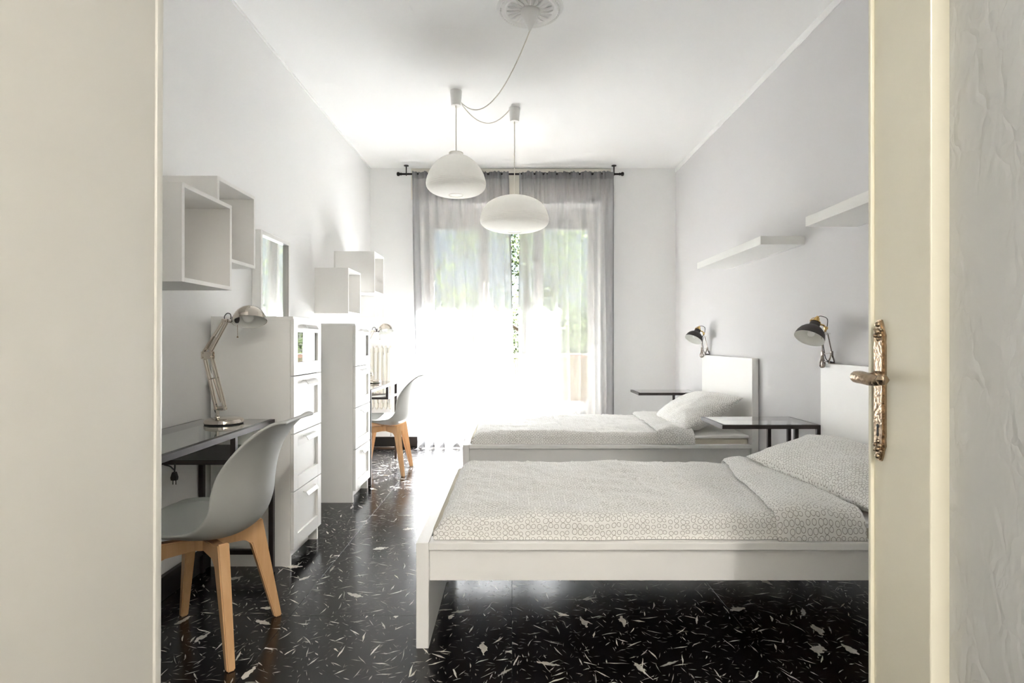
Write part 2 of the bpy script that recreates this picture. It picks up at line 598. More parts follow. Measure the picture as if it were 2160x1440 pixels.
def torus(bm, R_, r_, mat=None, n=32, k=8, sx=1.0):
    t = bmesh.new()
    rings = []
    for i in range(n):
        a = 2 * math.pi * i / n
        rings.append([t.verts.new(((R_ + r_ * math.cos(b)) * math.cos(a) * sx, (R_ + r_ * math.cos(b)) * math.sin(a),
                                   r_ * math.sin(b))) for b in [2 * math.pi * j / k for j in range(k)]])
    for i in range(n):
        for j in range(k):
            t.faces.new((rings[i][j], rings[(i + 1) % n][j], rings[(i + 1) % n][(j + 1) % k], rings[i][(j + 1) % k]))
    merge(bm, t, mat)
    return bm


def catmull(pts, sub=8):
    P = [Vector(p) for p in pts]
    P = [P[0] * 2 - P[1]] + P + [P[-1] * 2 - P[-2]]
    res = []
    for i in range(1, len(P) - 2):
        for s in range(sub):
            t = s / sub
            a, b, c, d = P[i - 1], P[i], P[i + 1], P[i + 2]
            res.append(0.5 * ((2 * b) + (c - a) * t + (2 * a - 5 * b + 4 * c - d) * t * t
                              + (3 * b - a - 3 * c + d) * t ** 3))
    res.append(P[-2])
    return res


def mesh_obj(name, bm, mat, parent=None, smooth=False, kind=None):
    me = bpy.data.meshes.new(name)
    bmesh.ops.recalc_face_normals(bm, faces=bm.faces)
    bm.to_mesh(me)
    bm.free()
    if smooth:
        me.polygons.foreach_set('use_smooth', [True] * len(me.polygons))
        if smooth == 'auto':
            try:
                me.set_sharp_from_angle(angle=R(38))
            except Exception:
                pass
    me.materials.append(mat)
    o = bpy.data.objects.new(name, me)
    COL.objects.link(o)
    if parent is not None:
        o.parent = parent
    if kind:
        o['kind'] = kind
    return o


def tag(o, label, cat, group=None):
    o['label'] = label
    o['category'] = cat
    if group:
        o['group'] = group
    return o


def thing(name, label, cat, loc=(0, 0, 0), rz=0.0, group=None):
    o = bpy.data.objects.new(name, None)
    o.empty_display_size = 0.1
    COL.objects.link(o)
    o.location = loc
    o.rotation_euler = (0, 0, rz)
    return tag(o, label, cat, group)


def copy_tree(o, parent=None):
    c = o.copy()
    COL.objects.link(c)
    c.parent = parent
    for ch in [x for x in bpy.data.objects if x.parent is o]:
        copy_tree(ch, c)
    return c


def struct(name, bm, mat, parent=None, smooth=False):
    o = mesh_obj(name, bm, mat, parent, smooth)
    if parent is None:
        o['kind'] = 'structure'
    return o


# ------------------------------------------------------------------ room shell
HY = -5.0
XL, XR, YF, YB, H = -1.52, 1.755, 0.52, 6.0, 2.975
WX0, WX1, WZ = -0.97, 0.95, 2.60        # window opening
WT = 0.36                               # outer wall thickness

bm = newbm()
box(bm, XL - 0.12, XR + 0.12, HY, YB + 0.02, -0.14, -0.022)
floor = struct('floor', bm, M['blackbase'])
TS = 0.905
xs = [XL, -0.905, 0.0, 0.905, XR]
ys = [YF - 0.14 + 0.0, 1.381, 2.286, 3.191, 4.096, 5.001, 5.906, YB + WT]
tile_mesh = {}
for i in range(len(xs) - 1):
    for j in range(len(ys) - 1):
        wx, wy = xs[i + 1] - xs[i], ys[j + 1] - ys[j]
        key = (round(wx, 4), round(wy, 4))
        if key not in tile_mesh:
            bm = newbm()
            g = 0.0007
            box(bm, g, wx - g, g, wy - g, -0.022, 0.0, 0.0006, 1)
            t = mesh_obj('floor_tile', bm, M['floor'], floor)
            tile_mesh[key] = t.data
        else:
            t = bpy.data.objects.new('floor_tile', tile_mesh[key])
            COL.objects.link(t)
            t.parent = floor
        t.location = (xs[i], ys[j], 0)
# hall floor tiles (behind the camera)
for i in range(4):
    for j in range(6):
        wx, wy = xs[i + 1] - xs[i], 0.895
        bm = newbm()
        box(bm, 0.0007, wx - 0.0007, 0.0007, wy - 0.0007, -0.022, 0.0)
        t = mesh_obj('floor_tile', bm, M['floor'], floor)
        t.location = (xs[i], HY + 0.01 + wy * j, 0)

bm = newbm()
box(bm, XL - 0.12, XR + 0.12, HY, YB + 0.02, H, H + 0.15)
struct('ceiling', bm, M['ceiling'])
bm = newbm()
box(bm, XL - 0.12, XL, YF, YB, -0.1, H)
struct('wall_left', bm, M['wall'])
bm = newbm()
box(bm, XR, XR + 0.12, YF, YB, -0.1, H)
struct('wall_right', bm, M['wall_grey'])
bm = newbm()
box(bm, XL - 0.12, WX0, YB, YB + WT, -0.1, H)
box(bm, WX1, XR + 0.12, YB, YB + WT, -0.1, H)
box(bm, WX0, WX1, YB, YB + WT, WZ, H)
struct('wall_back', bm, M['wall'])
# front wall with the doorway the camera looks through
DX0, DX1 = -0.90, 0.90
bm = newbm()
box(bm, XL - 0.12, DX0, 0.42, YF, -0.1, H)
box(bm, DX1, XR + 0.12, 0.42, YF, -0.1, H)
box(bm, DX0, DX1, 0.42, YF, 2.25, H)
struct('wall_front', bm, M['wall'])
bm = newbm()
box(bm, DX0 - 0.02, DX0 + 0.035, 0.392, 0.535, 0, 2.30, 0.004)
struct('trim_1', bm, M['casing'])
bm = newbm()
box(bm, DX1 - 0.035, DX1 + 0.02, 0.392, 0.535, 0, 2.30, 0.004)
box(bm, DX0 + 0.036, DX1 - 0.036, 0.392, 0.535, 2.22, 2.30, 0.004)
struct('trim_2', bm, M['cream'])
# painted white margin along the top of the grey wall and small cove along left
bm = newbm()
box(bm, XR - 0.006, XR, YF, YB, H - 0.045, H)
struct('trim_3', bm, M['ceiling'])
bm = newbm()
box(bm, XL, XL + 0.008, YF, YB, H - 0.016, H)
struct('trim_4', bm, M['ceiling'])
bm = newbm()
box(bm, XL, XL + 0.012, YF, YB, 0, 0.085, 0.003)
struct('baseboard_left', bm, M['blackbase'])
bm = newbm()
box(bm, XR - 0.012, XR, YF, YB, 0, 0.085, 0.003)
struct('baseboard_right', bm, M['blackbase'])
bm = newbm()
box(bm, XL + 0.013, WX0, YB - 0.012, YB, 0, 0.10, 0.003)
box(bm, WX1, XR - 0.013, YB - 0.012, YB, 0, 0.10, 0.003)
struct('baseboard_back', bm, M['blackbase'])
# hall around the camera
bm = newbm()
box(bm, XL - 0.12, XL, HY, 0.42, -0.1, H)
struct('wall_hall_left', bm, M['hallwall'])
bm = newbm()
box(bm, XR, XR + 0.12, HY, 0.42, -0.1, H)
struct('wall_hall_right', bm, M['hallwall'])
bm = newbm()
box(bm, XL - 0.12, XR + 0.12, HY - 0.12, HY, -0.1, H)
struct('wall_hall_back', bm, M['hallwall'])


# ------------------------------------------------------------------ window, shutter box, balcony
win = bpy.data.objects.new('window_1', None)
COL.objects.link(win)
win['kind'] = 'structure'
win.location = (0, YB + 0.22, 0)
fy0, fy1 = 0.0, 0.07
bm = newbm()
box(bm, WX0, WX0 + 0.05, fy0, fy1, 0, WZ, 0.003)
box(bm, WX1 - 0.05, WX1, fy0, fy1, 0, WZ, 0.003)
box(bm, WX0 + 0.05, WX1 - 0.05, fy0, fy1, WZ - 0.16, WZ, 0.003)
mesh_obj('window_frame', bm, M['winframe'], win)
bm = newbm()
box(bm, WX0, WX1, -0.2, 0.14, -0.02, 0.012, 0.004)
mesh_obj('threshold', bm, M['stone'], win)
lw = (WX1 - WX0 - 0.10) / 3
for k in range(3):
    a = WX0 + 0.05 + k * lw + 0.002
    b = a + lw - 0.004
    zb, zt = 0.02, WZ - 0.165
    st = 0.05
    bm = newbm()
    box(bm, a, a + st, 0.01, 0.06, zb, zt, 0.003)
    box(bm, b - st, b, 0.01, 0.06, zb, zt, 0.003)
    box(bm, a + st, b - st, 0.01, 0.06, zb, zb + 0.32, 0.003)
    box(bm, a + st, b - st, 0.01, 0.06, zt - 0.07, zt, 0.003)
    sash = mesh_obj('window_sash', bm, M['winframe'], win)
    bm = newbm()
    box(bm, a + st, b - st, 0.033, 0.038, zb + 0.32, zt - 0.07)
    mesh_obj('pane', bm, M['winglass'], sash)

bm = newbm()
box(bm, -1.08, 1.06, YB - 0.014, YB, 2.64, H - 0.004, 0.004)
o = mesh_obj('shutter_box_panel', bm, M['shutterbox'])
tag(o, 'cream roller shutter box panel on the wall above the curtain rod', 'panel')

# balcony
bm = newbm()
box(bm, -3.2, 1.2, YB + WT, 7.62, -0.16, -0.02)
o = mesh_obj('balcony_floor', bm, M['stone'])
o['kind'] = 'structure'
bm = newbm()
box(bm, -3.2, 1.2, YB + WT, 7.42, 2.80, 2.98)
o = mesh_obj('balcony_ceiling', bm, M['extwall'])
o['kind'] = 'structure'
bm = newbm()
box(bm, 1.06, 1.18, YB + WT, 7.55, -0.02, 2.80)
o = mesh_obj('wall_balcony_partition', bm, M['extwall'])
o['kind'] = 'structure'
bm = newbm()
box(bm, -3.2, 1.06, 7.42, 7.54, -0.02, 0.33)
o = mesh_obj('wall_balcony_kerb', bm, M['extwall'])
o['kind'] = 'structure'
rail = thing('balcony_railing', 'terracotta rail with reed screen seen through the gap between the curtains', 'railing',
             (0, 7.48, 0.33))
bm = newbm()
box(bm, -3.2, 1.06, -0.035, 0.035, 0.57, 0.625, 0.008)
mesh_obj('top_rail', bm, M['terracotta'], rail)
bm = newbm()
box(bm, -3.2, 1.06, -0.012, 0.012, 0.0, 0.02)
mesh_obj('bottom_rail', bm, M['terracotta'], rail)
for k in range(5):
    bm = newbm()
    x = -3.0 + k * 0.98
    box(bm, x - 0.02, x + 0.02, 0.0, 0.03, 0.0, 0.58)
    mesh_obj('post', bm, M['terracotta'], rail)
bm = newbm()
random.seed(4)
x = -3.18
while x < 1.04:
    r = random.uniform(0.006, 0.010)
    tube(bm, [(x, -0.018, 0.02), (x + random.uniform(-.004, .004), -0.018, 0.56 + random.uniform(-.02, .008))], r, 5)
    x += r * 2 + 0.001
o = mesh_obj('reed_screen', bm, M['reed'], rail)
o['kind'] = 'stuff'

# ground and trees
bm = newbm()
box(bm, -40, 40, 8.2, 70, -7.2, -7.0)
o = mesh_obj('ground', bm, M['grass'])
o['kind'] = 'structure'


def make_tree(label, x, y, top, rad, seed, nleaf):
    random.seed(seed)
    t = thing('leafy_tree', label, 'tree', (x, y, -7.0), group=None)
    bm = newbm()
    trunk = [(0, 0, 0), (0.1, 0.05, 2.5), (-0.05, 0.1, 5.0), (0.1, 0, 7.0), (0.0, 0.1, 7.0 + top * 0.8)]
    tube(bm, catmull(trunk, 5), [0.26 - 0.2 * i / 20 for i in range(21)], 8)
    for k in range(9):
        z = random.uniform(5.0, 7.0 + top * 0.6)
        a = random.uniform(0, 6.28)
        l = random.uniform(0.5, 0.9) * rad
        tube(bm, catmull([(0, 0, z), (math.cos(a) * l * .5, math.sin(a) * l * .5, z + 0.25 * l),
                          (math.cos(a) * l, math.sin(a) * l, z + 0.7 * l)], 4), [0.07 - 0.006 * i for i in range(9)], 6)
    mesh_obj('trunk', bm, M['bark'], t)
    verts, faces = [], []
    clusters = []
    for k in range(70):
        while True:
            p = Vector((random.uniform(-1, 1), random.uniform(-1, 1), random.uniform(-1, 1)))
            if p.length < 1:
                break
        clusters.append(Vector((p.x * rad, p.y * rad, 7.0 + top * 0.25 + p.z * (top * 0.8))))
    for k in range(nleaf):
        c = random.choice(clusters)
        p = c + Vector((random.gauss(0, .34), random.gauss(0, .34), random.gauss(0, .28)))
        a = Vector((random.gauss(0, 1), random.gauss(0, 1), random.gauss(-.5, .7))).normalized()
        n = Vector((random.gauss(0, 1), random.gauss(0, 1), random.gauss(0, 1)))
        b = a.cross(n).normalized()
        L = random.uniform(0.07, 0.13)
        W = L * 0.28
        i = len(verts)
        verts += [p, p + a * L * .5 + b * W, p + a * L, p + a * L * .5 - b * W]
        faces.append((i, i + 1, i + 2, i + 3))
    me = bpy.data.meshes.new('foliage')
    me.from_pydata([tuple(v) for v in verts], [], faces)
    me.materials.append(M['leaf'])
    f = bpy.data.objects.new('foliage', me)
    COL.objects.link(f)
    f.parent = t
    f['kind'] = 'stuff'
    return t


make_tree('sunlit green tree outside, straight behind the gap between the curtains', 0.35, 15.4, 5.2, 2.5, 11, 15000)
make_tree('green tree outside behind the left sheer curtain panel', -2.6, 10.3, 3.4, 1.7, 12, 10000)
make_tree('green tree outside behind the right sheer curtain panel', 2.7, 10.3, 3.2, 1.7, 13, 10000)

# ------------------------------------------------------------------ door leaf on the right
DXF = 0.80       # face plane
DT = 0.052
door = bpy.data.objects.new('door_1', None)
COL.objects.link(door)
door['kind'] = 'structure'
door.location = (DXF, 0.44, 0)
YE = 1.236 - 0.44       # free edge of the face (local y)
YG = 1.069 - 0.44       # glazing edge of lock stile
HGT = 2.18


def ragged_reveal():
    bm = newbm()
    return bm


bm = newbm()
box(bm, 0, DT, YG, YE, 0.012, HGT, 0.0025)
mesh_obj('lock_stile', bm, M['cream'], door)
bm = newbm()
box(bm, -0.0075, DT - 0.02, YE, YE + 0.009, 0.012, HGT, 0.002)
mesh_obj('astragal', bm, M['cream'], door)
bm = newbm()
box(bm, 0, DT, 0.0, 0.13, 0.012, HGT, 0.0025)
mesh_obj('hinge_stile', bm, M['cream'], door)
bm = newbm()
box(bm, 0, DT, 0.13, YG, 0.012, 0.30, 0.0025)
mesh_obj('bottom_rail', bm, M['cream'], door)
bm = newbm()
box(bm, 0, DT, 0.13, YG, HGT - 0.14, HGT, 0.0025)
mesh_obj('top_rail', bm, M['cream'], door)
bm = newbm()
box(bm, 0.036, 0.041, 0.128, YG + 0.002, 0.298, HGT - 0.138)
mesh_obj('textured_pane', bm, M['texglass'], door)
# handle set: plate, ornaments, lever, keyhole
py = 1.2125 - 0.44
bm = newbm()
outline = []
z0, z1 = 0.862, 1.167
hw = 0.0185
for (yy, zz) in ((-.35, 0), (.35, 0), (.55, .012), (.75, .020), (.95, .034), (1, .05)):
    outline.append((py + yy * hw, z0 + zz))
right = outline[:]
outline = [(py + a * hw, z0 + b) for a, b in ((-.3, 0), (.3, 0), (.55, .010), (.7, .022), (1.0, .034), (.92, .05), (1, .056))]
outline += [(py + a * hw, z1 - b) for a, b in ((1, .056), (.92, .05), (1.0, .034), (.7, .022), (.55, .010), (.3, 0), (-.3, 0), (-.55, .010), (-.7, .022), (-1, .034), (-.92, .05), (-1, .056))]
outline += [(py + a * hw, z0 + b) for a, b in ((-1, .056), (-.92, .05), (-1, .034), (-.7, .022), (-.55, .010))]
prism(bm, outline, 'x', -0.004, 0.0)
ob = [((y - py) * 0.72 + py, (z - 1.0145) * 0.985 + 1.0145) for y, z in outline]
prism(bm, ob, 'x', -0.0075, -0.004)
plate = mesh_obj('handle_plate', bm, M['oldbrass'], door)
for zz, sgn in ((z0 + 0.026, 1), (z1 - 0.026, -1)):
    bm = newbm()
    for (dy, dz, r) in ((0, -.016 * sgn, .0065), (0, 0, .008), (.008, .008 * sgn, .0055), (-.008, .008 * sgn, .0055), (0, .016 * sgn, .005),
                        (.010, -.004 * sgn, .004), (-.010, -.004 * sgn, .004)):
        lathe(bm, [(0, -1 * r), (r * .7, -r * .7), (r, 0), (r * .7, r * .7), (0, r)], 10,
              Matrix.Translation((-0.007, py + dy, zz + dz)))
    mesh_obj('plate_ornament', bm, M['oldbrass'], plate, smooth=True)
bm = newbm()
lz = 1.043
lathe(bm, [(0, 0), (.013, 0), (.0135, .006), (.011, .010), (.009, .016), (.010, .022), (.0085, .03)], 20, axis_mat((-.007, py, lz), (-1, 0, 0)))
path = catmull([(-.020, py, lz), (-.046, py - .001, lz), (-.058, py - .008, lz + .001), (-.060, py - .03, lz + .001), (-.059, py - .055, lz - .002), (-.057, py - .074, lz - .003), (-.056, py - .086, lz - .001)], 6)
nn = len(path)
rad = [0.009 + 0.0045 * math.sin(min(1, i / (nn - 1) * 1.05) * math.pi) for i in range(nn)]
tube(bm, path, rad, 12)
lathe(bm, [(0, -.012), (.008, -.009), (.013, 0), (.008, .009), (0, .012)], 12, Matrix.Translation((-.056, py - .088, lz)))
mesh_obj('lever_handle', bm, M['oldbrass'], door, smooth='auto')
bm = newbm()
box(bm, -0.0083, -0.0070, py - .0022, py + .0022, 0.915, 0.936)
lathe(bm, [(0, 0), (.0042, 0), (.0042, .0013), (0, .0013)], 14, axis_mat((-.0070, py, .9375), (-1, 0, 0)))
mesh_obj('keyhole', bm, M['blackcord'], plate)


# plain flush leaf opened on the left side of the doorway
leaf2 = bpy.data.objects.new('door_2', None)
COL.objects.link(leaf2)
leaf2['kind'] = 'structure'
leaf2.location = (-0.783, 0.44, 0)
leaf2.rotation_euler = (0, R(0.22), 0)
bm = newbm()
box(bm, -0.045, 0, 0.0, 0.778, 0.012, HGT, 0.0025)
mesh_obj('flush_panel', bm, M['casing'], leaf2)
bm = newbm()
prism(bm, [(-0.030, 0.778), (0.0, 0.778), (0.0035, 0.780), (0.0050, 0.785), (0.0050, 0.795), (0.003, 0.800), (-0.001, 0.802), (-0.030, 0.802)], 'z', 0.012, HGT)
mesh_obj('edge_strip', bm, M['casing'], leaf2, smooth='auto')

# ------------------------------------------------------------------ beds
def make_bed(label, y0):
    t = thing('single_bed', label, 'bed', (-0.35, y0, 0), group='white beds along the right wall')
    L, W = 2.10, 1.05
    bm = newbm()
    box(bm, L - 0.046, L, 0, W, 0, 1.0, 0.0025)
    mesh_obj('headboard', bm, M['lam'], t)
    bm = newbm()
    box(bm, 0, 0.046, 0, W, 0, 0.386, 0.0025)
    mesh_obj('footboard', bm, M['lam'], t)
    for s in (0, 1):
        ya, yb = (0.0, 0.073) if s == 0 else (W - 0.073, W)
        bm = newbm()
        box(bm, 0.0465, L - 0.0465, ya, yb, 0.359, 0.386, 0.002)
        mesh_obj('rail_ledge', bm, M['lam'], t)
        bm = newbm()
        ya, yb = (0.026, 0.048) if s == 0 else (W - 0.048, W - 0.026)
        box(bm, 0.0465, L - 0.0465, ya, yb, 0.238, 0.359, 0.001)
        mesh_obj('side_rail', bm, M['lam'], t)
    bm = newbm()
    box(bm, 0.0465, L - 0.0465, W / 2 - 0.02, W / 2 + 0.02, 0.25, 0.29)
    mesh_obj('mid_beam', bm, M['blackmetal'], t)
    for k in range(14):
        bm = newbm()
        x = 0.09 + k * 0.142
        box(bm, x, x + 0.07, 0.035, W - 0.035, 0.291, 0.305)
        mesh_obj('slat', bm, M['wood'], t)
    return t


def nz(x, y, z=0.0):
    return noise.noise(Vector((x, y, z)))


def set_uv(me, uvs):
    lay = me.uv_layers.new(name='UVMap')
    for lp in me.loops:
        lay.data[lp.index].uv = uvs[lp.vertex_index]


def grid_obj(name, rows, uvrows, mat, parent=None, solid=0.0, sub=0):
    nr, nc = len(rows), len(rows[0])
    verts = [tuple(p) for r in rows for p in r]
    uvs = [tuple(p) for r in uvrows for p in r]
    faces = [(i * nc + j, i * nc + j + 1, (i + 1) * nc + j + 1, (i + 1) * nc + j) for i in range(nr - 1) for j in range(nc - 1)]
    me = bpy.data.meshes.new(name)
    me.from_pydata(verts, [], faces)
    set_uv(me, uvs)
    me.polygons.foreach_set('use_smooth', [True] * len(me.polygons))
    me.materials.append(mat)
    o = bpy.data.objects.new(name, me)
    COL.objects.link(o)
    if parent:
        o.parent = parent
    if solid:
        s = o.modifiers.new('thick', 'SOLIDIFY')
        s.thickness = solid
        s.offset = -1
    if sub:
        s = o.modifiers.new('sub', 'SUBSURF')
        s.levels = s.render_levels = sub
    return o


def rounded_section(y0, y1, zb, zt, r, n):
    """open cross-section from bottom near, over the top, to bottom far; list of (y,z,arc)"""
    pts = []
    k = 7
    h = max(0.0, zt - zb - r)
    for i in range(3):
        pts.append((y0, zb + h * i / 3))
    for i in range(k + 1):
        a = math.pi / 2 * i / k
        pts.append((y0 + r - r * math.cos(a), zt - r + r * math.sin(a)))
    for i in range(1, n):
        pts.append((y0 + r + (y1 - y0 - 2 * r) * i / n, zt))
    for i in range(k + 1):
        a = math.pi / 2 * (1 - i / k)
        pts.append((y1 - r + r * math.cos(a), zt - r + r * math.sin(a)))
    for i in range(1, 4):
        pts.append((y1, zb + h * (1 - i / 3)))
    arc = [0]
    for i in range(1, len(pts)):
        arc.append(arc[-1] + math.hypot(pts[i][0] - pts[i - 1][0], pts[i][1] - pts[i - 1][1]))
    return [(p[0], p[1], a) for p, a in zip(pts, arc)]


def duvet_height(x, y, seed):
    """extra z on the duvet top at bed-local (x,y)"""
    h = 0.012 * nz(x * 3.1 + seed, y * 4.0, seed) + 0.009 * nz(x * 7 + seed, y * 11, seed * 2)
    h += 0.0055 * nz(x * 24 + y * 9 + seed, y * 16 - x * 5, 3.1)
    for xi in (0.46, 0.70, 0.94, 1.18):
        h += 0.0060 * math.exp(-(((x - xi) + 0.06 * (y - .5)) / 0.006) ** 2)
    h += 0.0045 * math.exp(-((y - 0.62 + .02 * x) / 0.006) ** 2)
    return h


def make_duvet(label, y0, seed, foldskew):
    t = thing('duvet', label, 'duvet', (-0.35, y0, 0.386), group='ring print duvets')
    xa, xb = 0.062, 1.62       # bed-local length
    nx = 130
    rows, uvr = [], []
    for i in range(nx + 1):
        u = i / nx
        x = xa + (xb - xa) * u
        # foot end rounding
        d = x - xa
        rf = 0.09
        f = math.sqrt(max(0.0, 1 - (1 - min(1, d / rf)) ** 2)) if d < rf else 1.0
        f = max(f, 0.04)
        ztop = 0.004 + 0.083 * f + 0.004 * math.sin(u * 3.0)
        sec = rounded_section(0.034 + 0.010 * nz(x * 4 + seed, 0.3) - 0.008, 1.012, 0.002, max(0.03, ztop), min(0.045, ztop * .6 + .005), 56)
        row, uvq = [], []
        for (y, z, a) in sec:
            topness = min(1.0, max(0.0, (z - 0.01) / 0.06))
            dz = duvet_height(x, y, seed) * topness * min(1, d / 0.06)
            sag = 0.004 * nz(x * 9 + seed, y * 3 + 5, z * 8) * (1 - topness)
            row.append((x + 0.004 * nz(y * 8, z * 20, seed) * (1 if d < .1 else 0), y + sag, max(0.0015, z + dz)))
            uvq.append((x + d * 0, a))
        rows.append(row)
        uvr.append(uvq)
    grid_obj('duvet_body', rows, uvr, M['rings'], t)
    # turned-back band at the pillow end
    rows, uvr = [], []
    nb = 34
    for i in range(nb + 1):
        u = i / nb
        row, uvq = [], []
        sec0 = rounded_section(0.026, 1.018, 0.002, 0.092, 0.048, 56)
        for j, (y, z, a) in enumerate(sec0):
            v = y
            # free edge of the fold wanders
            x_edge = 1.40 + foldskew * (v - 0.5) + 0.020 * nz(v * 3 + seed, 7.7) + 0.010 * nz(v * 9, seed)
            x_end = xb + 0.022 + 0.010 * nz(v * 2.5, seed + 3)
            if u < 0.8:
                x = x_edge + (x_end - x_edge) * (u / 0.8)
                lift = 0.0135 + 0.014 * math.sin(math.pi * u / 0.8) * 0.8
                if u < 0.05:
                    lift = 0.006
            else:
                ang = (u - 0.8) / 0.2 * math.pi
                x = x_end + 0.014 * math.sin(ang)
                lift = 0.0135 - 0.012 * (1 - math.cos(ang))
            topness = min(1.0, max(0.0, (z - 0.01) / 0.06))
            dz = duvet_height(x, y, seed) * 0.8 * topness + 0.006 * nz(x * 13, y * 6 + seed, 9.0) * topness
            zz = z + (lift + dz) * topness
            yy = y - (1 - topness) * 0.012 * (1 if y < .5 else -1)
            row.append((x, yy, max(0.001, zz)))
            uvq.append((x * 1.0 + 0.37, a + 0.21))
        rows.append(row)
        uvr.append(uvq)
    grid_obj('turned_back_band', rows, uvr, M['rings'], t, solid=0.003)
    return t


def make_mattress(label, y0, seed):
    bm = newbm()
    box(bm, 0.055, 2.045, 0.040, 1.010, 0.306, 0.434, 0.018, 3)
    o = mesh_obj('mattress', bm, M['mattress'], smooth='auto')
    o.location = (-0.35, y0, 0)
    tag(o, label, 'mattress', 'mattresses on the white beds')
    return o


def make_sheet(label, y0, seed):
    nx, xa, xb = 40, 0.9, 2.045
    rows, uvr = [], []
    for i in range(nx + 1):
        x = xa + (xb - xa) * i / nx
        sec = rounded_section(0.034, 1.016, 0.428, 0.448, 0.010, 30)
        row, uvq = [], []
        for (y, z, a) in sec:
            top = 1 if z > .44 else 0
            row.append((x, y + (0 if top else .003 * nz(x * 9, seed)), z + top * max(-.004, .005 * nz(x * 5 + seed, y * 6)) + (0 if top else .005 * nz(x * 5, y + seed))))
            uvq.append((x, a))
        rows.append(row)
        uvr.append(uvq)
    # foot of the far end
    o = grid_obj('fitted_sheet', rows, uvr, M['sheet'])
    o.location = (-0.35, y0, 0)
    tag(o, label, 'sheet', 'sheets on the white beds')
    return o


def make_pillow(label, loc, rot, seed, size=(0.52, 0.80, 0.17)):
    nu, nv = 46, 60
    rows_t, rows_b, uv_t, uv_b = [], [], [], []
    me = bpy.data.meshes.new('pillow')
    verts, faces, uvs = [], [], []

    def P(u, v, side):
        # corner pull
        a, b = abs(u), abs(v)
        cx = u * size[0] / 2 * (1 - 0.07 * (1 - b ** 2) * a ** 3)
        cy = v * size[1] / 2 * (1 - 0.05 * (1 - a ** 2) * b ** 3)
        th = (max(0, 1 - a ** 2.6) ** 0.62) * (max(0, 1 - b ** 3.2) ** 0.60)
        wr = 0.010 * nz(u * 2.2 + seed, v * 3.0, side) + 0.007 * nz(u * 5 + seed, v * 7, side * 3)
        ed = (a ** 6 + b ** 6)
        wr += 0.008 * nz(u * 3 + v * 14 + seed, v * 3, side) * min(1, ed) * (1 - min(1, ed) * .6)
        z = side * (th * size[2] / 2 + wr * min(1, th * 2.5))
        z += 0.010 * nz(u * 1.5 + v * 2.0, seed) * 1.0
        return (cx, cy, z)
    for side in (1, -1):
        base = len(verts)
        for i in range(nu + 1):
            for j in range(nv + 1):
                u = math.sin((i / nu - .5) * math.pi) * .35 + (i / nu * 2 - 1) * .65
                v = math.sin((j / nv - .5) * math.pi) * .35 + (j / nv * 2 - 1) * .65
                verts.append(P(u, v, side))
                uvs.append((u * size[0] * .55 + side * 3, v * size[1] * .55))
        for i in range(nu):
            for j in range(nv):
                q = (base + i * (nv + 1) + j, base + i * (nv + 1) + j + 1, base + (i + 1) * (nv + 1) + j + 1, base + (i + 1) * (nv + 1) + j)
                faces.append(q if side < 0 else q[::-1])
    me.from_pydata(verts, [], faces)
    set_uv(me, uvs)
    bm = bmesh.new()
    bm.from_mesh(me)
    bmesh.ops.remove_doubles(bm, verts=bm.verts, dist=0.0004)
    bmesh.ops.recalc_face_normals(bm, faces=bm.faces)
    bm.to_mesh(me)
    bm.free()
    me.polygons.foreach_set('use_smooth', [True] * len(me.polygons))
    me.materials.append(M['rings'])
    o = bpy.data.objects.new('pillow', me)
    COL.objects.link(o)
    o.location = loc
    o.rotation_euler = rot
    return tag(o, label, 'pillow', 'ring print pillows')


YN, YFAR = 2.04, 3.97
make_bed('white single bed in front, nearest the open door', YN)
make_bed('white single bed at the back, by the window', YFAR)
make_mattress('ecru mattress in the front bed, nearest the open door', YN, 1.0)
make_mattress('ecru mattress in the back bed by the window', YFAR, 2.0)
make_sheet('white sheet on the mattress of the front bed', YN, 1.0)
make_sheet('white sheet on the mattress of the back bed by the window', YFAR, 2.0)
make_duvet('white ring print duvet spread on the front bed, nearest the open door', YN, 1.7, 0.16)
make_duvet('white ring print duvet spread on the back bed by the window', YFAR, 5.2, 0.02)
make_pillow('ring print pillow lying on the front bed, cut off by the door', (1.492, YN + 0.49, 0.552), (R(2), R(-13), R(7)), 3.0, (0.44, 0.86, 0.18))
make_pillow('ring print pillow propped against the headboard of the back bed', (1.435, YFAR + 0.47, 0.575), (R(-3), R(-27), R(4)), 8.0, (0.50, 0.82, 0.21))


# ------------------------------------------------------------------ bedside laptop tables
def make_side_table(label, x0, y0):
    t = thing('side_table', label, 'table', (x0, y0, 0), group='glass topped bedside stands')
    W, D, Hh, b = 0.55, 0.35, 0.655, 0.02
    for (a, c, d, e) in ((0, W, 0, b), (0, W, D - b, D), (0, b, b, D - b), (W - b, W, b, D - b)):
        bm = newbm()
        box(bm, a, c, d, e, Hh - 0.022, Hh, 0.001)
        mesh_obj('top_frame_bar', bm, M['blackmetal'], t)
    bm = newbm()
    box(bm, b - .004, W - b + .004, b - .004, D - b + .004, Hh - 0.004, Hh + 0.0015)
    mesh_obj('glass_top', bm, M['deskglass'], t)
    for x in (0.405, 0.528):
        for y in (0.0, D - b):
            bm = newbm()
            box(bm, x, x + b, y, y + b, 0.02, Hh - 0.022, 0.001)
            mesh_obj('post', bm, M['blackmetal'], t)
    for y in (0.0, D - b):
        bm = newbm()
        box(bm, 0.02, W, y, y + b, 0, 0.02, 0.001)
        mesh_obj('foot_bar', bm, M['blackmetal'], t)
    bm = newbm()
    box(bm, W - b, W, b, D - b, 0, 0.02, 0.001)
    mesh_obj('foot_bar', bm, M['blackmetal'], t)
    return t


make_side_table('black bedside stand with glass top between the two beds', 1.17, 3.112)
make_side_table('black bedside stand with glass top behind the back bed, beside the curtain', 1.145, 5.06)


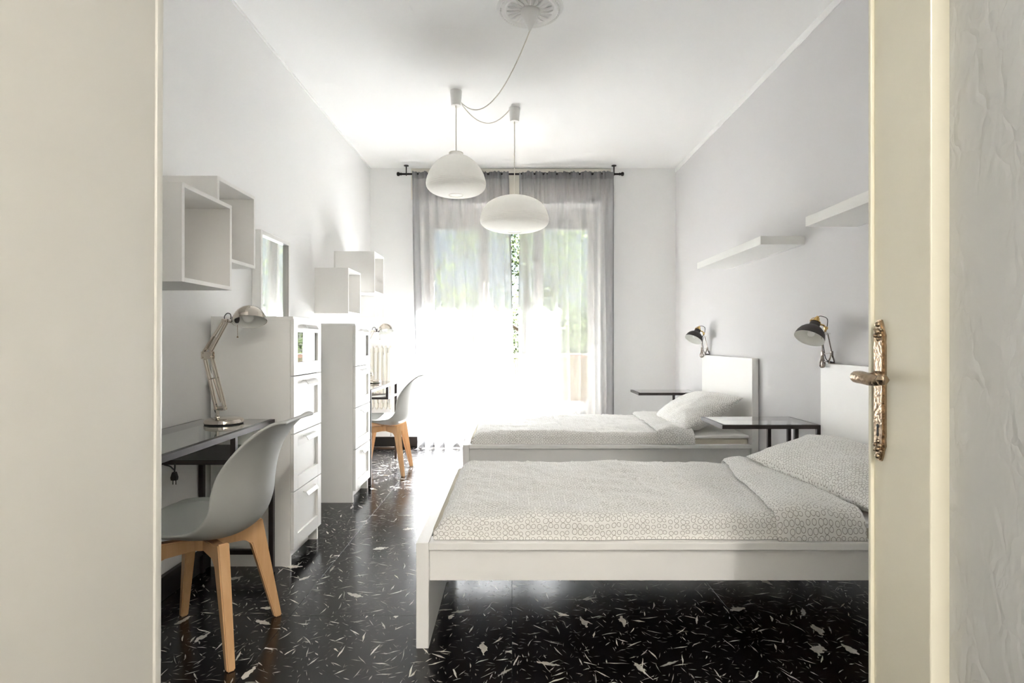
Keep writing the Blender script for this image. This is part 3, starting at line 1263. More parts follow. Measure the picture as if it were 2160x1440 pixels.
# ------------------------------------------------------------------ headboard clamp lamps
def make_clamp_lamp(label, loc):
    t = thing('clamp_lamp', label, 'lamp', loc, group='charcoal clamp lamps on the headboards')
    for nm, px, drop, wd in (('front_clamp', -0.020, -0.034, .020), ('back_clamp', 0.030, -0.001, .020)):
        bm = newbm()
        if nm == 'front_clamp':
            lo = [(px, -.004, .045), (px - .001, -wd * .5, .022), (px, -wd, .0), (px, -wd * .75, -.016), (px, 0, -.020), (px, wd * .75, -.016), (px, wd, 0), (px - .001, wd * .5, .022), (px, .004, .045)]
            lo = [(px + (y * 0.9), y * .5, z) for (_, y, z) in lo]
        else:
            lo = [(px + dy, dy * .5, z) for dy, z in ((-.004, .052), (-.010, .035), (-.018, .018), (-.022, .004), (-.016, .003), (.016, .003), (.022, .004), (.018, .018), (.010, .035), (.004, .052))]
        tube(bm, catmull(lo, 4), 0.0045, 8)
        box(bm, px - .006, px + .006, -.008, .008, .040, .068, .002)
        if nm == 'front_clamp':
            box(bm, px - .005, px + .005, -.004, .004, -.016, .045, .0015)
        mesh_obj(nm, bm, M['clampmetal'], t, smooth='auto')
    for a, b in (((-.020, 0, .052), (.030, 0, .058)), ((-.014, 0, .012), (.020, 0, .010))):
        bm = newbm()
        tube(bm, [a, b], .003, 8)
        mesh_obj('clamp_spring', bm, M['chrome'], t, smooth='auto')
    for a, b in (((-.020, -.002, .055), (-.022, .0, .165)), ((.030, 0, .065), (.010, 0, .160))):
        bm = newbm()
        tube(bm, [a, b], .0032, 8)
        mesh_obj('arm_rod', bm, M['clampmetal'], t, smooth='auto')
    bm = newbm()
    lathe(bm, [(0, -.008), (.008, -.008), (.011, -.004), (.011, .004), (.008, .008), (0, .008)], 16, axis_mat((-.006, 0, .165), (0, 1, 0)))
    tube(bm, [(.006, -.004, .163), (.020, -.004, .163)], .004, 8)
    tube(bm, [(-.022, 0, .165), (.010, 0, .160)], .004, 8)
    mesh_obj('joint_knob', bm, M['chrome'], t, smooth='auto')
    up = Vector((0.48, 0.28, 0.83)).normalized()
    oc = Vector((-0.098, -0.012, 0.138))
    mt = axis_mat(oc, up)
    rO = .077
    prof = [(rO, 0), (rO * .985, .010), (rO * .93, .027), (rO * .82, .045), (rO * .64, .061), (rO * .45, .071), (.026, .076), (.025, .082)]
    bm = newbm()
    lathe(bm, prof, 36, mt)
    sh = mesh_obj('lamp_shade', bm, M['charcoal'], t, smooth=True)
    bm = newbm()
    lathe(bm, [(r - .0015, z - .0004) for r, z in prof[:-1]] + [(0, .074)], 36, mt)
    lathe(bm, [(rO, 0), (rO + .0006, -.001), (rO - .0015, -.0004)], 36, mt)
    mesh_obj('shade_lining', bm, M['shadewhite'], sh, smooth=True)
    bm = newbm()
    lathe(bm, [(.025, .080), (.027, .088), (.025, .098), (.022, .101)], 24, mt)
    mesh_obj('shade_neck', bm, M['charcoal'], t, smooth='auto')
    bm = newbm()
    lathe(bm, [(.022, .1005), (.027, .102), (.027, .106), (.015, .107), (.0145, .126), (.0125, .132), (.0075, .134), (.007, .142), (0, .142)], 24, mt)
    for k in range(3):
        a = k * 2.094 + .4
        c, s = math.cos(a), math.sin(a)
        tube(bm, [mt @ Vector((c * .027, s * .027, .104)), mt @ Vector((c * .030, s * .030, .110)), mt @ Vector((c * .022, s * .022, .128)), mt @ Vector((c * .010, s * .010, .133))], .0016, 6)
    mesh_obj('brass_socket', bm, M['brass'], t, smooth='auto')
    nk = mt @ Vector((0.006, 0, .095))
    bm = newbm()
    tube(bm, catmull([tuple(nk), (-.012, .004, .208), (-.004, 0, .188), (-.006, 0, .170)], 5), .005, 8)
    lathe(bm, [(0, -.007), (.009, -.007), (.009, .007), (0, .007)], 14, axis_mat((-.004, -.004, .192), (0, 1, 0)))
    mesh_obj('brass_bracket', bm, M['brass'], t, smooth='auto')
    bm = newbm()
    lathe(bm, [(0, .010), (.010, .012), (.018, .022), (.020, .034), (.014, .048), (.011, .07), (0, .071)], 20, mt)
    mesh_obj('bulb', bm, M['bulb'], t, smooth=True)
    bm = newbm()
    top = mt @ Vector((0, 0, .140))
    tube(bm, catmull([tuple(top), (top.x + .02, top.y, top.z + .004), (.012, .008, .24), (.004, .006, .18), (-.012, .006, .12), (-.006, .008, .07), (.010, .012, .02), (.058, .02, .004)], 5), .0022, 6)
    mesh_obj('cord', bm, M['blackcord'], t, smooth='auto')
    return t


make_clamp_lamp('larger-looking charcoal clamp lamp on the headboard of the front bed', (1.704, 3.035, 1.0))
make_clamp_lamp('smaller-looking charcoal clamp lamp on the headboard of the back bed', (1.704, 4.965, 1.0))

# ------------------------------------------------------------------ wall shelves
for lab, y0 in (('white floating shelf on the grey wall, partly hidden by the open door', 1.74),
                ('white floating shelf on the grey wall showing its whole near end', 3.352)):
    t = thing('floating_shelf', lab, 'shelf', (1.49, y0, 1.702), group='floating shelves on the grey wall')
    bm = newbm()
    L = 1.10 if y0 < 3 else 1.15
    box(bm, 0, 0.265, 0, L, 0, 0.05, 0.0012)
    mesh_obj('shelf_board', bm, M['lam2'], t)
    bm = newbm()
    box(bm, 0.25, 0.2648, 0.02, L - 0.02, -0.0015, 0.0)
    mesh_obj('mounting_strip', bm, M['lam'], t)


# ------------------------------------------------------------------ cube shelves on the left wall
def make_cube(label, depth, y0, z0, group):
    t = thing('cube_shelf', label, 'shelf', (XL, y0, z0), group=group)
    S, th = 0.352, 0.016
    d = depth
    for nm, args in (('side_panel', (0, d, 0, th, 0, S)), ('side_panel', (0, d, S - th, S, 0, S)),
                     ('top_panel', (0, d, th, S - th, S - th, S)), ('bottom_panel', (0, d, th, S - th, 0, th)),
                     ('back_panel', (0.012, 0.016, th, S - th, th, S - th))):
        bm = newbm()
        box(bm, *args, 0.0008, 1)
        mesh_obj(nm, bm, M['cubein'], t)
    return t


GA, GB = 'white wall cubes above the near desk', 'white wall cubes above the far desk'
make_cube('larger front wall cube above the near desk, cut off by the plain door leaf', 0.355, 1.975, 1.332, GA)
make_cube('white wall cube hung higher, just behind the largest cube above the near desk', 0.266, 2.382, 1.474, GA)
make_cube('closest and lowest-left white wall cube of the far group, over the second cabinet', 0.26, 4.305, 1.336, GB)
make_cube('topmost white wall cube of the far group of three', 0.346, 4.775, 1.538, GB)
make_cube('white wall cube under the topmost one, rearmost of the far group', 0.268, 5.135, 1.338, GB)

# ------------------------------------------------------------------ mirror
t = thing('wall_mirror', 'tall narrow mirror in a white frame between the two drawer cabinets', 'mirror', (XL, 3.27, 0.275))
MD, MW, MH, fw = 0.052, 0.435, 1.50, 0.026
for nm, a in (('frame_stile', (0, MD, 0, fw, 0, MH)), ('frame_stile', (0, MD, MW - fw, MW, 0, MH)),
              ('frame_rail', (0, MD, fw, MW - fw, 0, fw)), ('frame_rail', (0, MD, fw, MW - fw, MH - fw, MH))):
    bm = newbm()
    box(bm, *a, 0.002)
    mesh_obj(nm, bm, M['lam2'], t)
bm = newbm()
box(bm, 0.028, 0.032, fw - .002, MW - fw + .002, fw - .002, MH - fw + .002)
mesh_obj('mirror_glass', bm, M['mirror'], t)


# ------------------------------------------------------------------ drawer cabinets
def make_cabinet(label, y0):
    t = thing('drawer_cabinet', label, 'cabinet', (-1.500, y0, 0), group='white four drawer cabinets')
    W, D, Hh, th = 0.40, 0.395, 1.245, 0.018
    for y in (0, W - th):
        bm = newbm()
        box(bm, 0, D, y, y + th, 0, Hh - th, 0.001)
        mesh_obj('side_panel', bm, M['lam2'], t)
    bm = newbm()
    box(bm, 0, D + 0.016, 0, W, Hh - th, Hh, 0.001)
    mesh_obj('top_panel', bm, M['lam2'], t)
    bm = newbm()
    box(bm, 0.006, 0.010, th, W - th, 0.06, Hh - th)
    mesh_obj('back_panel', bm, M['lam2'], t)
    bm = newbm()
    box(bm, 0.33, 0.346, th, W - th, 0.0, 0.07)
    mesh_obj('plinth', bm, M['lam2'], t)
    zb = [0.082, 0.371, 0.660, 0.949]
    hh = 0.2845
    for k, z in enumerate(zb):
        glass = (k == 3)
        x0, x1 = D + 0.0015, D + 0.0185
        ya, yb = 0.0015, W - 0.0015
        sw, tr, br = 0.052, 0.066, 0.066
        bm = newbm()
        box(bm, x0, x1, ya, ya + sw, z, z + hh, 0.0008, 1)
        box(bm, x0, x1, yb - sw, yb, z, z + hh, 0.0008, 1)
        box(bm, x0, x1, ya + sw, yb - sw, z, z + br, 0.0008, 1)
        box(bm, x0, x1, ya + sw, yb - sw, z + hh - tr, z + hh, 0.0008, 1)
        if not glass:
            box(bm, x0, x1 - 0.011, ya + sw, yb - sw, z + br, z + hh - tr)
        # box of the drawer behind the front
        box(bm, 0.03, x0, 0.028, 0.038, z + .02, z + hh - .07)
        box(bm, 0.03, x0, W - .038, W - .028, z + .02, z + hh - .07)
        box(bm, 0.03, x0, 0.038, W - .038, z + .02, z + .028)
        dr = mesh_obj('drawer', bm, M['lam2'], t)
        if glass:
            bm = newbm()
            box(bm, x0 + .003, x0 + .007, ya + sw - .002, yb - sw + .002, z + br - .002, z + hh - tr + .002)
            mesh_obj('drawer_glass', bm, M['drawerglass'], dr)
        bm = newbm()
        hz = z + hh - 0.024
        prism(bm, [(x1, hz), (x1 + .018, hz - .003), (x1 + .030, hz - .022), (x1 + .0275, hz - .0235), (x1 + .0165, hz - .0055), (x1, hz - .003)], 'y', W / 2 - .078, W / 2 + .078)
        mesh_obj('drawer_pull', bm, M['whiteplastic'], dr)
    return t


make_cabinet('white four drawer cabinet nearest the camera, beside the near desk', 2.785)
make_cabinet('white four drawer cabinet further back, in front of the far desk', 3.885)


# ------------------------------------------------------------------ desks
def make_desk(label, x1, y0):
    """x1 = front edge; the desk runs along the left wall from y0"""
    W, D, Hh, b = 0.36, 1.0, 0.742, 0.022
    t = thing('glass_desk', label, 'desk', (x1 - W, y0, 0), group='glass topped desks on the left wall')
    for a in ((0, W, 0, b), (0, W, D - b, D), (0, b, b, D - b), (W - b, W, b, D - b)):
        bm = newbm()
        box(bm, *a, Hh - .024, Hh, 0.001)
        mesh_obj('top_frame_bar', bm, M['blackmetal'], t)
    bm = newbm()
    box(bm, b - .006, W - b + .006, b - .006, D - b + .006, Hh - .003, Hh + .002)
    mesh_obj('glass_top', bm, M['deskglass'], t)
    for x in (0, W - b):
        for y in (0, D - b):
            bm = newbm()
            box(bm, x, x + b, y, y + b, 0, Hh - .024, 0.001)
            mesh_obj('leg', bm, M['blackmetal'], t)
    for y in (0, D - b):
        bm = newbm()
        box(bm, b, W - b, y, y + b, .09, .112, 0.001)
        mesh_obj('lower_bar', bm, M['blackmetal'], t)
    bm = newbm()
    box(bm, 0, b, b, D - b, .09, .112, 0.001)
    mesh_obj('lower_bar', bm, M['blackmetal'], t)
    ys0 = D - 0.39
    for x in (0, W - b):
        bm = newbm()
        box(bm, x, x + b, ys0, ys0 + b, .625, Hh - .024, 0.001)
        mesh_obj('shelf_post', bm, M['blackmetal'], t)
    for a in ((0, W, ys0, ys0 + b), (0, b, ys0 + b, D - b), (W - b, W, ys0 + b, D - b)):
        bm = newbm()
        box(bm, *a, .605, .625, 0.001)
        mesh_obj('shelf_bar', bm, M['blackmetal'], t)
    bm = newbm()
    box(bm, b, W - b, ys0 + b, D - b, .610, .622)
    mesh_obj('under_shelf', bm, M['blackmetal'], t)
    return t


make_desk('near glass topped desk with black frame, cut off by the plain door leaf', -1.155, 1.725)
make_desk('far glass topped desk with black frame beside the radiator', -1.100, 4.365)

# hanging mains leads
for lab, x, y, ztop, zend in (('black mains lead and plug hanging under the near desk', -1.40, 2.32, 0.60, 0.545),
                              ('black mains lead hanging beneath the far desk by the radiator', -1.335, 5.30, 0.60, 0.13)):
    t = thing('mains_lead', lab, 'cord', (x, y, zend), group='mains leads under the desks')
    bm = newbm()
    L = ztop - zend
    pts = [(-.06, .03, L + .002), (-.03, .02, L - .002), (0.0, 0, L - .012), (.002, 0, .05 + L * .3), (0, 0, .03)] if L < .2 else \
        [(-.04, .02, L + .002), (-.01, .01, L - .004), (.005, 0, L * .8), (-.006, 0, L * .4), (0, 0, .03)]
    tube(bm, catmull(pts, 8), .003, 8)
    mesh_obj('cable', bm, M['blackcord'], t, smooth='auto')
    bm = newbm()
    prism(bm, [(-.006, .034), (.006, .034), (.013, .012), (.011, 0), (-.011, 0), (-.013, .012)], 'y', -.007, .007)
    for s in (-1, 1):
        tube(bm, [(s * .006, 0, 0), (s * .006, 0, -.018)], .002, 6)
    mesh_obj('plug', bm, M['blackcord'], t)


# ------------------------------------------------------------------ desk lamps
def make_desk_lamp(label, loc, rz=0.0):
    t = thing('desk_lamp', label, 'lamp', loc, rz, group='nickel desk lamps')
    bm = newbm()
    lathe(bm, [(0, .002), (.078, .002), (.083, .006), (.083, .016), (.079, .023), (.066, .027), (.02, .029), (0, .029)], 48)
    mesh_obj('base', bm, M['nickel'], t, smooth='auto')
    bm = newbm()
    lathe(bm, [(0, 0), (.080, 0), (.081, .002), (0, .0025)], 40)
    mesh_obj('base_pad', bm, M['blackcord'], t)
    bx = -.030
    bm = newbm()
    tube(bm, [(bx, 0, .027), (bx, 0, .070)], .007, 14)
    lathe(bm, [(0, 0), (.013, 0), (.012, .006), (.007, .010)], 16, Matrix.Translation((bx, 0, .027)))
    box(bm, bx - .014, bx + .038, -.008, .008, .062, .080, .003)
    mesh_obj('post', bm, M['nickel'], t, smooth='auto')
    # lower parallel arms
    A1, A2 = (bx - .004, .064), (bx + .036, .064)
    E1, E2 = (-.088, .302), (-.056, .306)
    for (p, q) in ((A1, E1), (A2, E2)):
        for s in (-.0085, .0085):
            bm = newbm()
            tube(bm, [(p[0], s, p[1]), (q[0], s, q[1])], .0036, 4, square=True)
            mesh_obj('lower_arm', bm, M['nickel'], t)
    bm = newbm()
    tube(bm, [(-.012, 0, .098), (-.046, 0, .205)], .005, 8)
    tube(bm, [(-.060, 0, .205), (-.030, 0, .212)], .0022, 8)
    tube(bm, [(-.042, 0, .20), (-.058, 0, .250)], .002, 6)
    mesh_obj('arm_spring', bm, M['nickel'], t, smooth='auto')
    bm = newbm()
    box(bm, -.100, -.048, -.011, -.0085, .296, .330, .001)
    box(bm, -.100, -.048, .0085, .011, .296, .330, .001)
    for (x, z) in ((-.094, .303), (-.056, .306), (-.094, .324), (-.062, .326)):
        tube(bm, [(x, -.014, z), (x, .014, z)], .0042, 10)
    mesh_obj('elbow', bm, M['nickel'], t, smooth='auto')
    U1, U2 = (-.094, .324), (-.062, .326)
    T1, T2 = (-.003, .470), (.014, .466)
    for (p, q) in ((U1, T1), (U2, T2)):
        for s in (-.007, .007):
            bm = newbm()
            tube(bm, [(p[0], s, p[1]), (q[0], s, q[1])], .0036, 4, square=True)
            mesh_obj('upper_arm', bm, M['nickel'], t)
    bm = newbm()
    tube(bm, [(-.066, 0, .338), (-.035, 0, .392)], .010, 10)
    mesh_obj('arm_sleeve', bm, M['nickel'], t, smooth='auto')
    bm = newbm()
    box(bm, -.008, .020, -.010, .010, .460, .480, .003)
    tube(bm, [(.010, 0, .470), (.030, 0, .466), (.046, 0, .476)], .0055, 10)
    tube(bm, [(.008, -.015, .470), (.008, .015, .470)], .005, 10)
    mesh_obj('head_joint', bm, M['nickel'], t, smooth='auto')
    up = Vector((-0.20, 0.30, 0.93)).normalized()
    oc = Vector((0.123, -0.012, 0.468))
    mt = axis_mat(oc, up)
    ro = .072
    prof = [(ro * math.cos(a), ro * 1.02 * math.sin(a)) for a in [math.pi / 2 * k / 12 for k in range(13)]]
    prof[-1] = (0, prof[-1][1])
    bm = newbm()
    lathe(bm, [(ro + .0015, -.003)] + prof, 40, mt)
    sh = mesh_obj('lamp_shade', bm, M['nickel'], t, smooth=True)
    bm = newbm()
    lathe(bm, [(ro - .001, -.003)] + [(max(0, r - .002), max(0, z - .002)) for r, z in prof], 40, mt)
    mesh_obj('shade_lining', bm, M['shadewhite'], sh, smooth=True)
    bm = newbm()
    lathe(bm, [(0, 0), (.016, 0), (.018, .010), (.013, .024), (0, .026)], 20, axis_mat((.062, 0.004, .476), (-1, 0, .1)))
    mesh_obj('shade_socket', bm, M['charcoal'], t, smooth='auto')
    bm = newbm()
    lathe(bm, [(0, -.002), (.014, .0), (.024, .012), (.026, .024), (.016, .044), (.012, .062), (0, .064)], 20, mt @ Matrix.Translation((-.006, 0, 0)))
    mesh_obj('bulb', bm, M['bulb'], t, smooth=True)
    bm = newbm()
    tube(bm, [(.076, -.03, .452), (.077, -.03, .398)], .0011, 6)
    lathe(bm, [(0, -.004), (.004, -.002), (.004, .002), (0, .004)], 10, Matrix.Translation((.077, -.03, .396)))
    mesh_obj('pull_switch', bm, M['oldbrass'], t, smooth='auto')
    bm = newbm()
    tube(bm, catmull([(.002, .004, .474), (.0, .004, .490), (.012, .004, .505), (.026, .004, .502), (.030, .004, .488), (.026, .004, .478)], 6), .0022, 6)
    tube(bm, catmull([(-.036, .004, .090), (-.044, .004, .078), (-.044, .004, .060), (-.038, .004, .044), (-.042, .004, .030)], 5), .0022, 6)
    mesh_obj('cord_loop', bm, M['blackcord'], t, smooth='auto')
    return t


make_desk_lamp('polished nickel arm lamp on the near glass desk', (-1.318, 2.56, 0.744))
make_desk_lamp('polished nickel arm lamp on the far glass desk beside the radiator', (-1.275, 5.10, 0.744), R(0))


# ------------------------------------------------------------------ chairs
def make_chair(label, loc):
    t = thing('shell_chair', label, 'chair', loc, group='grey shell chairs at the desks')
    rows_def = [(-.238, .415, .150, .0, .0), (-.228, .438, .185, .0, .004), (-.19, .452, .212, .0, .012), (-.10, .432, .236, 0, .034), (0, .410, .243, 0, .056),
                (.085, .402, .243, -.004, .075), (.155, .418, .238, -.03, .098), (.203, .458, .232, -.062, .098), (.230, .525, .226, -.088, .075),
                (.238, .605, .217, -.082, .052), (.252, .688, .205, -.055, .034), (.283, .765, .190, -.022, .022), (.318, .812, .172, -.002, .012), (.340, .826, .155, .002, .004), (.356, .829, .135, .002, -.004)]
    cp = catmull([(a, b, 0) for a, b, *_ in rows_def], 3)
    ex = catmull([(c, d, e) for _, _, c, d, e in rows_def], 3)
    nv = 18
    rows, uvr = [], []
    for p, e in zip(cp, ex):
        row, uvq = [], []
        for j in range(nv + 1):
            v = j / nv * 2 - 1
            v = math.sin(v * math.pi / 2) * .5 + v * .5
            k = abs(v) ** 2.3
            row.append((p.x + e.y * k, v * e.x, p.y + e.z * k))
            uvq.append((p.x, v))
        rows.append(row)
        uvr.append(uvq)
    o = grid_obj('seat_shell', rows, uvr, M['greyplastic'], t, solid=0.011, sub=1)
    # bring the cushion pad of the seat
    rows, uvr = [], []
    for p, e in list(zip(cp, ex))[5:17]:
        row, uvq = [], []
        for j in range(nv + 1):
            v = (j / nv * 2 - 1) * .86
            k = abs(v) ** 2.3
            edge = 1 - abs(v / .86) ** 6
            row.append((p.x + e.y * k, v * e.x, p.y + e.z * k + .004 + .012 * edge))
            uvq.append((p.x, v))
        rows.append(row)
        uvr.append(uvq)
    grid_obj('seat_pad', rows, uvr, M['greyplastic'], t, solid=0.006, sub=1)
    for sx in (-1, 1):
        for sy in (-1, 1):
            bm = newbm()
            ax, ay = 0.132 * sx, 0.128 * sy
            fx, fy = 0.196 * sx, 0.190 * sy
            d = Vector((sx, sy, 0)).normalized()
            n = Vector((-sy, sx, 0)).normalized() if sx * sy > 0 else Vector((sy, -sx, 0)).normalized()
            # outline in the (d,z) plane
            ra, rf = math.hypot(ax, ay), math.hypot(fx, fy)
            pts = [(rf + .012, 0), (rf - .016, 0), (ra - .020, .325), (ra - .045, .345), (0.028, .350), (0.028, .392), (ra - .02, .402), (ra + .022, .415)]
            th = lambda r, z: .0135 + .006 * (z / .4)
            A = [bm.verts.new(d * r + Vector((0, 0, z)) + n * th(r, z)) for r, z in pts]
            B = [bm.verts.new(d * r + Vector((0, 0, z)) - n * th(r, z)) for r, z in pts]
            k = len(pts)
            for i in range(k):
                bm.faces.new((A[i], A[(i + 1) % k], B[(i + 1) % k], B[i]))
            bm.faces.new(A)
            bm.faces.new(B[::-1])
            bmesh.ops.recalc_face_normals(bm, faces=bm.faces)
            bmesh.ops.bevel(bm, geom=list(bm.edges), offset=.004, segments=2, affect='EDGES')
            mesh_obj('leg', bm, M['wood'], t, smooth='auto')
    bm = newbm()
    lathe(bm, [(0, .350), (.042, .350), (.045, .355), (.045, .390), (.04, .404), (0, .404)], 24)
    mesh_obj('leg_hub', bm, M['wood'], t, smooth='auto')
    return t


make_chair('grey moulded shell chair with beech legs at the near desk', (-1.152, 2.098, 0))
make_chair('grey moulded shell chair with beech legs at the far desk by the curtain', (-1.097, 4.84, 0))

# ------------------------------------------------------------------ radiator
t = thing('radiator', 'ivory column radiator on the end wall left of the curtain', 'radiator', (-1.50, 5.985, 0.10))
for k in range(5):
    bm = newbm()
    x = 0.024 + k * 0.048
    for yy in (-.10, -.055):
        tube(bm, [(x, yy, .33), (x, yy, .95)], .0135, 10)
    tube(bm, catmull([(x, -.10, .33), (x, -.078, .315), (x, -.055, .33)], 4), .0135, 8)
    tube(bm, catmull([(x, -.10, .95), (x, -.078, .966), (x, -.055, .95)], 4), .0135, 8)
    box(bm, x - .0225, x + .0225, -.106, -.05, .325, .375, .010)
    box(bm, x - .0225, x + .0225, -.106, -.05, .90, .955, .010)
    mesh_obj('column', bm, M['radiator'], t, smooth='auto')
bm = newbm()
for z in (.42, .88):
    box(bm, .10, .13, -.05, -.001, z, z + .02)
mesh_obj('wall_bracket', bm, M['radiator'], t)
bm = newbm()
tube(bm, catmull([(.22, -.078, .33), (.222, -.078, .20), (.222, -.078, .02)], 5), .008, 10)
lathe(bm, [(0, -.02), (.014, -.02), (.016, 0), (.012, .025), (0, .026)], 14, Matrix.Translation((.222, -.078, .12)))
mesh_obj('valve_pipe', bm, M['chrome'], t, smooth='auto')

# ------------------------------------------------------------------ curtains
ROD_Y, ROD_Z = 5.90, 2.885
t = thing('curtain_rod', 'black iron curtain rod with ball ends fixed to the ceiling', 'curtain rod', (0, ROD_Y, ROD_Z))
bm = newbm()
tube(bm, [(-1.17, 0, 0), (1.135, 0, 0)], .0105, 12)
mesh_obj('rod', bm, M['curtainrod'], t, smooth='auto')
for s, x in ((-1, -1.17), (1, 1.135)):
    bm = newbm()
    lathe(bm, [(0, -.006), (.014, -.006), (.014, .006), (.010, .010), (.018, .018), (.022, .030), (.018, .042), (0, .048)], 18, axis_mat((x, 0, 0), (s, 0, 0)))
    mesh_obj('finial', bm, M['curtainrod'], t, smooth='auto')
for x in (-1.115, 1.075):
    bm = newbm()
    tube(bm, [(x, 0, -.012), (x, 0, H - ROD_Z - .006)], .006, 8)
    lathe(bm, [(0, 0), (.026, 0), (.026, .006), (.010, .010), (0, .010)], 18, axis_mat((x, 0, H - ROD_Z), (0, 0, -1)))
    torus(bm, .014, .005, axis_mat((x, 0, 0), (1, 0, 0)), 18, 6)
    mesh_obj('ceiling_bracket', bm, M['curtainrod'], t, smooth='auto')


def make_curtain(label, x0t, x1t, x0b, x1b, seed, folds, billow):
    t = thing('sheer_curtain', label, 'curtain', ((x0b + x1b) / 2, ROD_Y, 0.004), group='grey sheer curtains on the black rod')
    cx = (x0b + x1b) / 2
    nu, nzv = 260, 90

    def S(u, zz, off=0.0):
        q = 1 - zz / 2.915               # 0 at top, 1 at floor
        x = (x0t + (x1t - x0t) * u) * (1 - q) + (x0b + (x1b - x0b) * u) * q
        tight = 0.010 * math.sin(u * folds * 2.6 * 6.283 + 2.2 * nz(u * 7, seed)) * max(0, 1 - q * 5)
        dense = math.exp(-((u - .78) / .10) ** 2) + .6 * math.exp(-((u - .10) / .08) ** 2) + math.exp(-((u - .30) / .07) ** 2)
        ph = u * folds * 6.283 + 3.0 * nz(u * 3.5 + seed, q * .8) + 1.2 * nz(u * 9 + seed, q * 1.5)
        amp = (0.016 + 0.020 * min(1, q * 2)) * (0.35 + .65 * min(1, dense + .25 + .5 * abs(nz(u * 4 + seed, 2.2))))
        y = amp * math.sin(ph) + tight
        y += 0.016 * nz(u * 2.3 + seed * 2, q * 1.6) * q
        y -= billow * math.sin(min(1, q * 1.05) * math.pi) * .5
        x += 0.010 * math.cos(ph) * min(1, q * 3)
        if zz < 0.05:
            y -= (0.05 - zz) * 1.2 * (0.3 + abs(nz(u * 6, seed)))
        y -= 0.010
        return (x - cx, max(-.085, min(.055, y)) + off, zz)
    rows, uvr = [], []
    for i in range(nzv + 1):
        zz = 2.90 * (1 - i / nzv)
        row = [S(j / nu, zz) for j in range(nu + 1)]
        if i == nzv:
            row = [(p[0], p[1], 0.002 + .012 * abs(nz(k * .09, seed))) for k, p in enumerate(row)]
        if i == 0:
            row = [(p[0], p[1], p[2] + .016 * nz(k * .23, seed)) for k, p in enumerate(row)]
        rows.append(row)
        uvr.append([(j / nu, zz) for j in range(nu + 1)])
    # last 30 cm: dense top rows form the ruffle
    grid_obj('voile_panel', rows, uvr, M['sheer'], t)
    rows, uvr = [], []
    for i in range(5):
        zz = 2.902 - .075 * i / 4
        rows.append([(p[0], p[1], p[2] + (.016 * nz(k * .23, seed) if i == 0 else 0)) for k, p in enumerate(S(j / nu, zz, -.012 if 0 < i < 4 else -.004) for j in range(nu + 1))])
        uvr.append([(j / nu, zz) for j in range(nu + 1)])
    grid_obj('rod_pocket', rows, uvr, M['sheer_hem'], t)
    for u0, u1 in ((0, .012), (.988, 1)):
        rows, uvr = [], []
        for i in range(46):
            zz = 2.88 * (1 - i / 45) + .004
            rows.append([S(u0 + (u1 - u0) * k / 2, zz, -.0025) for k in range(3)])
            uvr.append([(k, zz) for k in range(3)])
        grid_obj('side_hem', rows, uvr, M['sheer_hem'], t)
    rows, uvr = [], []
    for i in range(3):
        zz = .10 - .045 * i
        rows.append([S(j / nu, zz, -.0025) for j in range(nu + 1)])
        uvr.append([(j / nu, zz) for j in range(nu + 1)])
    grid_obj('bottom_hem', rows, uvr, M['sheer_hem'], t)
    return t


make_curtain('grey sheer curtain panel on the left half of the rod', -1.05, -0.035, -0.985, 0.03, 1.3, 8, .03)
make_curtain('grey sheer curtain panel on the right half of the rod', 0.075, 1.068, 0.072, 1.063, 6.4, 8, .02)

# ------------------------------------------------------------------ ceiling rose, pendants
RX, RY = 0.10, 3.12
t = thing('ceiling_rose', 'white plaster ceiling rose around the lamp canopy', 'ceiling rose', (RX, RY, H))
bm = newbm()
lathe(bm, [(0, -.012), (.06, -.012), (.135, -.010), (.140, -.014), (.150, -.018), (.158, -.014), (.163, -.010), (.172, -.013), (.180, -.010), (.185, -.003), (.187, 0)], 64)
mesh_obj('rose_disc', bm, M['plaster'], t, smooth='auto')
for k in range(20):
    bm = newbm()
    a = 2 * math.pi * k / 20
    pts = [Vector((.055, 0, -.012)), Vector((.075, .004, -.016)), Vector((.10, .002, -.019)), Vector((.128, -.004, -.012))]
    rot = Matrix.Rotation(a, 3, 'Z')
    tube(bm, [rot @ p for p in catmull(pts, 3)], [.003, .005, .006, .007, .008, .008, .008, .006, .005, .003], 8)
    mesh_obj('petal', bm, M['plaster'], t, smooth='auto')
bead = None
for k in range(56):
    a = 2 * math.pi * k / 56
    if bead is None:
        bm = newbm()
        lathe(bm, [(0, -.006), (.005, -.003), (.006, 0)], 8)
        b = mesh_obj('bead', bm, M['plaster'], t, smooth=True)
        bead = b.data
    else:
        b = bpy.data.objects.new('bead', bead)
        COL.objects.link(b)
        b.parent = t
    b.location = (.163 * math.cos(a), .163 * math.sin(a), -.010)

P1 = Vector((-0.415, 4.15, H))
P2 = Vector((0.02, 4.45, H))
t = thing('ceiling_canopy', 'white conical lamp canopy with a long cord swagging across the ceiling', 'canopy', (RX, RY, H - .012))
bm = newbm()
lathe(bm, [(0, 0), (.052, 0), (.053, -.006), (.050, -.020), (.036, -.050), (.020, -.082), (.010, -.100), (.006, -.112), (0, -.113)], 32)
mesh_obj('cone', bm, M['whiteplastic'], t, smooth='auto')
base = Vector((RX, RY, H - .012))
bm = newbm()
c1 = P1 + Vector((.040, 0, -.085))


def swag(a, b, sag, n=26):
    pts = []
    for i in range(n + 1):
        s = i / n
        p = a.lerp(b, s)
        p.z -= sag * 4 * s * (1 - s)
        pts.append(p)
    return pts


tube(bm, [p - base for p in swag(base + Vector((0, 0, -.110)), c1, .20)], .0036, 8)
mesh_obj('swag_cord', bm, M['whitecord'], t, smooth='auto')


